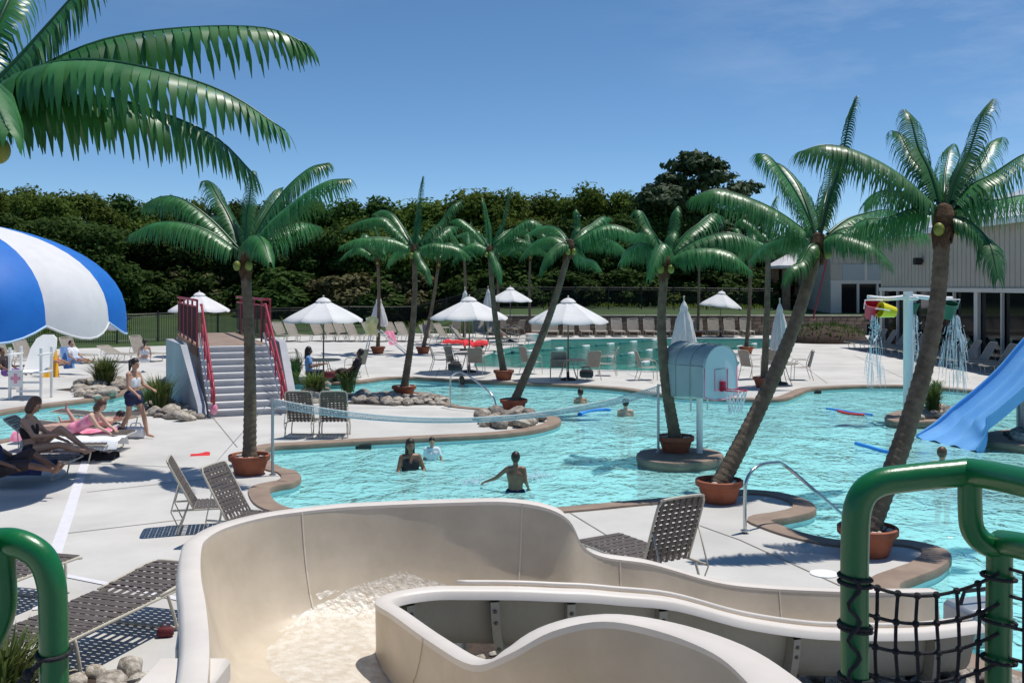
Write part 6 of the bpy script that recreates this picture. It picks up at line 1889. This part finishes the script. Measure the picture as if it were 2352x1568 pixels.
    if face:
        for s_ in (-1, 1):
            e = MB(); e.ball(H + fwd * .083 + sdv * s_ * .032 + hd * .012, (.011, .006, .007), 8, 6, rot=Rm); e.build('eye', M['eye'], root, smooth='full')
        e = MB(); e.capsule(H + fwd * .089 - hd * .058 - sdv * .018, H + fwd * .089 - hd * .058 + sdv * .018, .006, .006, 6); e.build('mouth', M['lip'], root, smooth='full')
    return root

def stand(**k):
    J = dict(pelvis=(0, 0, .95), chest=(0, 0, 1.28), neck=(0, .01, 1.43), head=(0, -.01, 1.60), shL=(.165, 0, 1.39), shR=(-.165, 0, 1.39), elL=(.21, .02, 1.12), elR=(-.21, .02, 1.12), wrL=(.23, -.05, .88), wrR=(-.23, -.05, .88),
             hipL=(.085, 0, .92), hipR=(-.085, 0, .92), knL=(.09, -.01, .50), knR=(-.09, -.01, .50), anL=(.09, .02, .08), anR=(-.09, .02, .08), toL=(.10, -.14, .03), toR=(-.10, -.14, .03))
    J.update(k); return J
def sit(lean=.15, **k):
    """sitting with legs out along -y, seat at z 0"""
    cy, sy = cos(lean), sin(lean)
    f_ = lambda h, x=0, y=0: (x, sy * h + y, .10 + cy * h)
    J = dict(pelvis=f_(0), chest=f_(.34), neck=f_(.49), head=f_(.66, 0, -.03), shL=f_(.45, .165), shR=f_(.45, -.165), elL=f_(.2, .22, -.05), elR=f_(.2, -.22, -.05), wrL=f_(.08, .20, -.28), wrR=f_(.08, -.20, -.28),
             hipL=(.09, -.02, .10), hipR=(-.09, -.02, .10), knL=(.11, -.42, .16), knR=(-.11, -.42, .16), anL=(.10, -.83, .08), anR=(-.10, -.83, .08), toL=(.11, -.90, .20), toR=(-.11, -.90, .20))
    J.update(k); return J
SWIM2 = [('navy', ['hips', ('thL', 0, .35), ('thR', 0, .35)], .014, 'swim_shorts')]
BIK = lambda m: [(m, [('ribL', .25, .85), ('ribR', .25, .85)], .010, 'bikini_top'), (m, ['hips'], .012, 'bikini_bottom')]
ONE = lambda m: [(m, ['hips', 'waistL', 'waistR', 'ribL', 'ribR'], .010, 'swimsuit')]
SHIRT = lambda m: [(m, ['waistL', 'waistR', 'ribL', 'ribR', 'shoulders', ('uaL', 0, .6), ('uaR', 0, .6)], .014, 'shirt')]
# the walking girl
person(G(306, 1006), 72, stand(elL=(.20, -.10, 1.14), wrL=(.17, -.34, 1.06), elR=(-.21, -.04, 1.12), wrR=(-.20, -.24, .98), knL=(.08, -.20, .53), anL=(.08, -.30, .10), toL=(.08, -.46, .05), knR=(-.08, .06, .50), anR=(-.08, .30, .14), toR=(-.08, .20, .02), hipL=(.085, -.01, .92), head=(0, -.05, 1.60), neck=(0, -.02, 1.43)),
       'skin', 'girl in a pale bikini top and navy swim skirt walking along the deck', 'hairdark', 'tail', [('whitecloth', [('ribL', .1, .8), ('ribR', .1, .8)], .012, 'bikini_top'), ('navy', ['hips', ('thL', 0, .30), ('thR', 0, .30)], .035, 'swim_skirt')], 1.0)
# the sitting woman on the strap lounger
person(G(72, 1046, .36), 92, sit(.10, head=(0, -.06, .78), elL=(.20, -.14, .32), wrL=(.18, -.40, .22), elR=(-.20, -.12, .32), wrR=(-.16, -.42, .34), knL=(.10, -.40, .40), anL=(.10, -.78, .10), toL=(.10, -.92, .06), knR=(-.10, -.46, .18), anR=(-.10, -.86, .08), toR=(-.10, -.98, .10)),
       'skin', 'woman with bobbed brown hair sitting on a lounger, one knee drawn up', 'hairbrown', 'bob', BIK('darkcloth'), 1.12)
person(G(2, 1090, .37), 92, sit(.55, knL=(.11, -.40, .30), anL=(.10, -.78, .06), toL=(.10, -.88, .14)), 'skindark', 'person in navy clothes reclining at the left edge of the picture', 'hairdark', 'short',
       SHIRT('navy') + [('darkcloth', ['hips', ('thL', 0, .95), ('thR', 0, .95)], .03, 'trousers')], 1.05)
# person lying in pink, knees raised
LIE = dict(pelvis=(0, 0, .10), chest=(0, .36, .12), neck=(0, .51, .14), head=(0, .68, .18), shL=(.17, .47, .13), shR=(-.17, .47, .13), elL=(.26, .24, .11), elR=(-.26, .24, .11), wrL=(.22, .02, .12), wrR=(-.22, .02, .12),
           hipL=(.09, -.03, .10), hipR=(-.09, -.03, .10), knL=(.11, -.42, .12), knR=(-.11, -.42, .12), anL=(.11, -.84, .08), anR=(-.11, -.84, .08), toL=(.12, -.90, .2), toR=(-.12, -.90, .2), look=(0, 0, 1), palmL=(0, 0, -1), palmR=(0, 0, -1))
def lie(**k):
    J = dict(LIE); J.update(k); return J
person(G(176, 993, .40), -92, lie(chest=(0, .30, .26), neck=(0, .40, .40), head=(0, .50, .54), shL=(.17, .36, .35), shR=(-.17, .36, .35), elL=(.20, .52, .14), elR=(-.20, .52, .14), wrL=(.16, .66, .06), wrR=(-.16, .66, .06), look=(0, 1, -.2)),
       'skinpale', 'person in a pink swimsuit propped up on their elbows on the pink towels', 'hairbrown', 'bob', ONE('pink'), 1.0)
person(G(214, 978, .40), -92, lie(look=(0, 1, 0), head=(0, .66, .26), neck=(0, .51, .18), knL=(.1, -.4, .10), anL=(.1, -.62, .44), toL=(.1, -.60, .58)), 'skinpale', 'dark haired child lying prone behind the person in pink', 'hairdark', 'short', SWIM2, .85)
# people at the left fence
person(G(118, 838, .40), 62, sit(.5), 'skin', 'boy in red shorts lying back beside the orange towel', 'hairdark', 'short', [('redcloth', ['hips', ('thL', 0, .6), ('thR', 0, .6)], .02, 'shorts')], 1.0, 'people on the left loungers')
person(G(172, 834, .40), 62, sit(.35), 'skin', 'child in a white and pale blue top sitting on the lounger behind the grass clump', 'hairdark', 'short', SHIRT('whitecloth') + [('bluecloth', ['hips', ('thL', 0, .7), ('thR', 0, .7)], .02, 'shorts')], 1.0, 'people on the left loungers')
person(G(16, 862, .40), 72, sit(.35), 'skindark', 'person in dark purple clothes at the left edge under the striped umbrella', 'hairdark', 'short', SHIRT('darkcloth') + [('purple', ['hips', ('thL', 0, .8), ('thR', 0, .8)], .02, 'shorts')], 1.05, 'people on the left loungers')
person(G(332, 832, .38), -160, sit(-.05), 'skinpale', 'bare backed person sitting with their back turned left of the bridge', 'hairdark', 'tail', BIK('whitecloth'), 1.0, 'people on the left loungers')
# at the first table
CHAIRJ = dict(knL=(.11, -.42, .12), knR=(-.11, -.42, .12), anL=(.11, -.44, -.33), anR=(-.11, -.44, -.33), toL=(.11, -.60, -.38), toR=(-.11, -.60, -.38))
person(G(710, 864, .46), 100, sit(.05, **CHAIRJ, wrL=(.15, -.40, .36), wrR=(-.15, -.40, .36)), 'skindark', 'person with long dark hair in a blue shirt at the first table', 'hairdark', 'long', SHIRT('bluecloth') + [('navy', ['hips', ('thL', 0, .9), ('thR', 0, .9)], .02, 'trousers')], 1.05)
person(G(812, 866, .46), 262, sit(.35, **dict(CHAIRJ, knL=(.12, -.44, .2), knR=(-.12, -.44, .2), anL=(.1, -.80, -.08), anR=(-.1, -.80, -.08), toL=(.1, -.90, .05), toR=(-.1, -.90, .05))), 'skindark', 'person leaning far back in the right hand armchair of the first table', 'hairdark', 'short',
       SHIRT('darkcloth') + [('darkcloth', ['hips', ('thL', 0, .9), ('thR', 0, .9)], .02, 'trousers')], 1.05)
# swimmers
def swim(px, py, depth, rz, J, skin, label, hair, style, cl, sc=1.0, face=True):
    p = G(px, py, WZ); p.z = WZ - depth
    return person(p, rz, J, skin, label, hair, style, cl, sc, 'people in the pool', face=face)
swim(1184, 1128, .82, 172, stand(elR=(-.21, .06, 1.16), wrR=(-.24, -.10, 1.0), elL=(.40, -.06, 1.19), wrL=(.60, -.16, 1.10), palmL=(0, 0, -1), look=(.15, -1, 0)), 'skindark', 'boy in dark shorts standing in the pool with one arm stretched out', 'hairdark', 'short', SWIM2, .86)
swim(942, 1078, 1.15, 20, stand(elL=(.25, -.08, 1.14), wrL=(.16, -.28, 1.1), elR=(-.25, -.08, 1.14), wrR=(-.2, -.28, 1.06)), 'skindark', 'long haired woman standing chest deep in the pool', 'hairdark', 'long', ONE('darkcloth'), 1.0)
swim(992, 1055, .80, 10, stand(elL=(.25, -.08, 1.14), wrL=(.30, -.2, 1.0)), 'skin', 'child in a white shirt beside the long haired woman in the pool', 'hairdark', 'tail', SHIRT('whitecloth'), .72)
swim(1333, 926, 1.26, 200, stand(), 'skin', 'swimmer with only head and shoulders out, far left of the two heads', 'hairdark', 'short', SWIM2, .98)
swim(1437, 955, 1.30, 172, stand(), 'skinpale', 'swimmer seen from behind between the noodle and the island palm', 'hairdark', 'short', SWIM2, 1.02)
swim(1060, 886, 1.36, 250, stand(), 'skinpale', 'swimmer near the steel hand rail at the far bank', 'hairbrown', 'bob', ONE('darkcloth'), .98)
swim(2164, 1070, 1.36, 130, stand(), 'skin', 'swimmer whose head shows just above the green rail', 'hairbrown', 'short', SWIM2, 1.0)
# spray where the boy hits the water
for (px, py, la) in ((1095, 1112, 'white splash at the hand of the boy in the pool'), (1235, 1100, 'white splash behind the boy in the pool')):
    c = G(px, py, WZ)
    e = empty('splash', c, label=la, cat='splash', group='splashes by the boy')
    m_ = MB()
    for k in range(90):
        p = V((rk.gauss(0, .17), rk.gauss(0, .12), abs(rk.gauss(0, .06)) + .005)); m_.ball(p, rk.uniform(.006, .024), 6, 4)
    m_.build('drops', M['splash'], e, kind='stuff')

# ------------------------------------------------------------------ grow the bodies into single skins
bpy.context.view_layer.update()
dg = bpy.context.evaluated_depsgraph_get()
new = []
for o, fing, sk_ in PEND:
    new.append(bpy.data.meshes.new_from_object(o.evaluated_get(dg)))
for (o, fing, sk_), me in zip(PEND, new):
    if fing is not None and fing.v:
        bm = bmesh.new(); bm.from_mesh(me)
        fm_ = fing.mesh('f', M[sk_]); bm.from_mesh(fm_); bm.to_mesh(me); bm.free()
    me.materials.clear(); me.materials.append(M[sk_])
    me.polygons.foreach_set('use_smooth', [True] * len(me.polygons)); me.name = o.name
    o.modifiers.clear()
    o.data = me
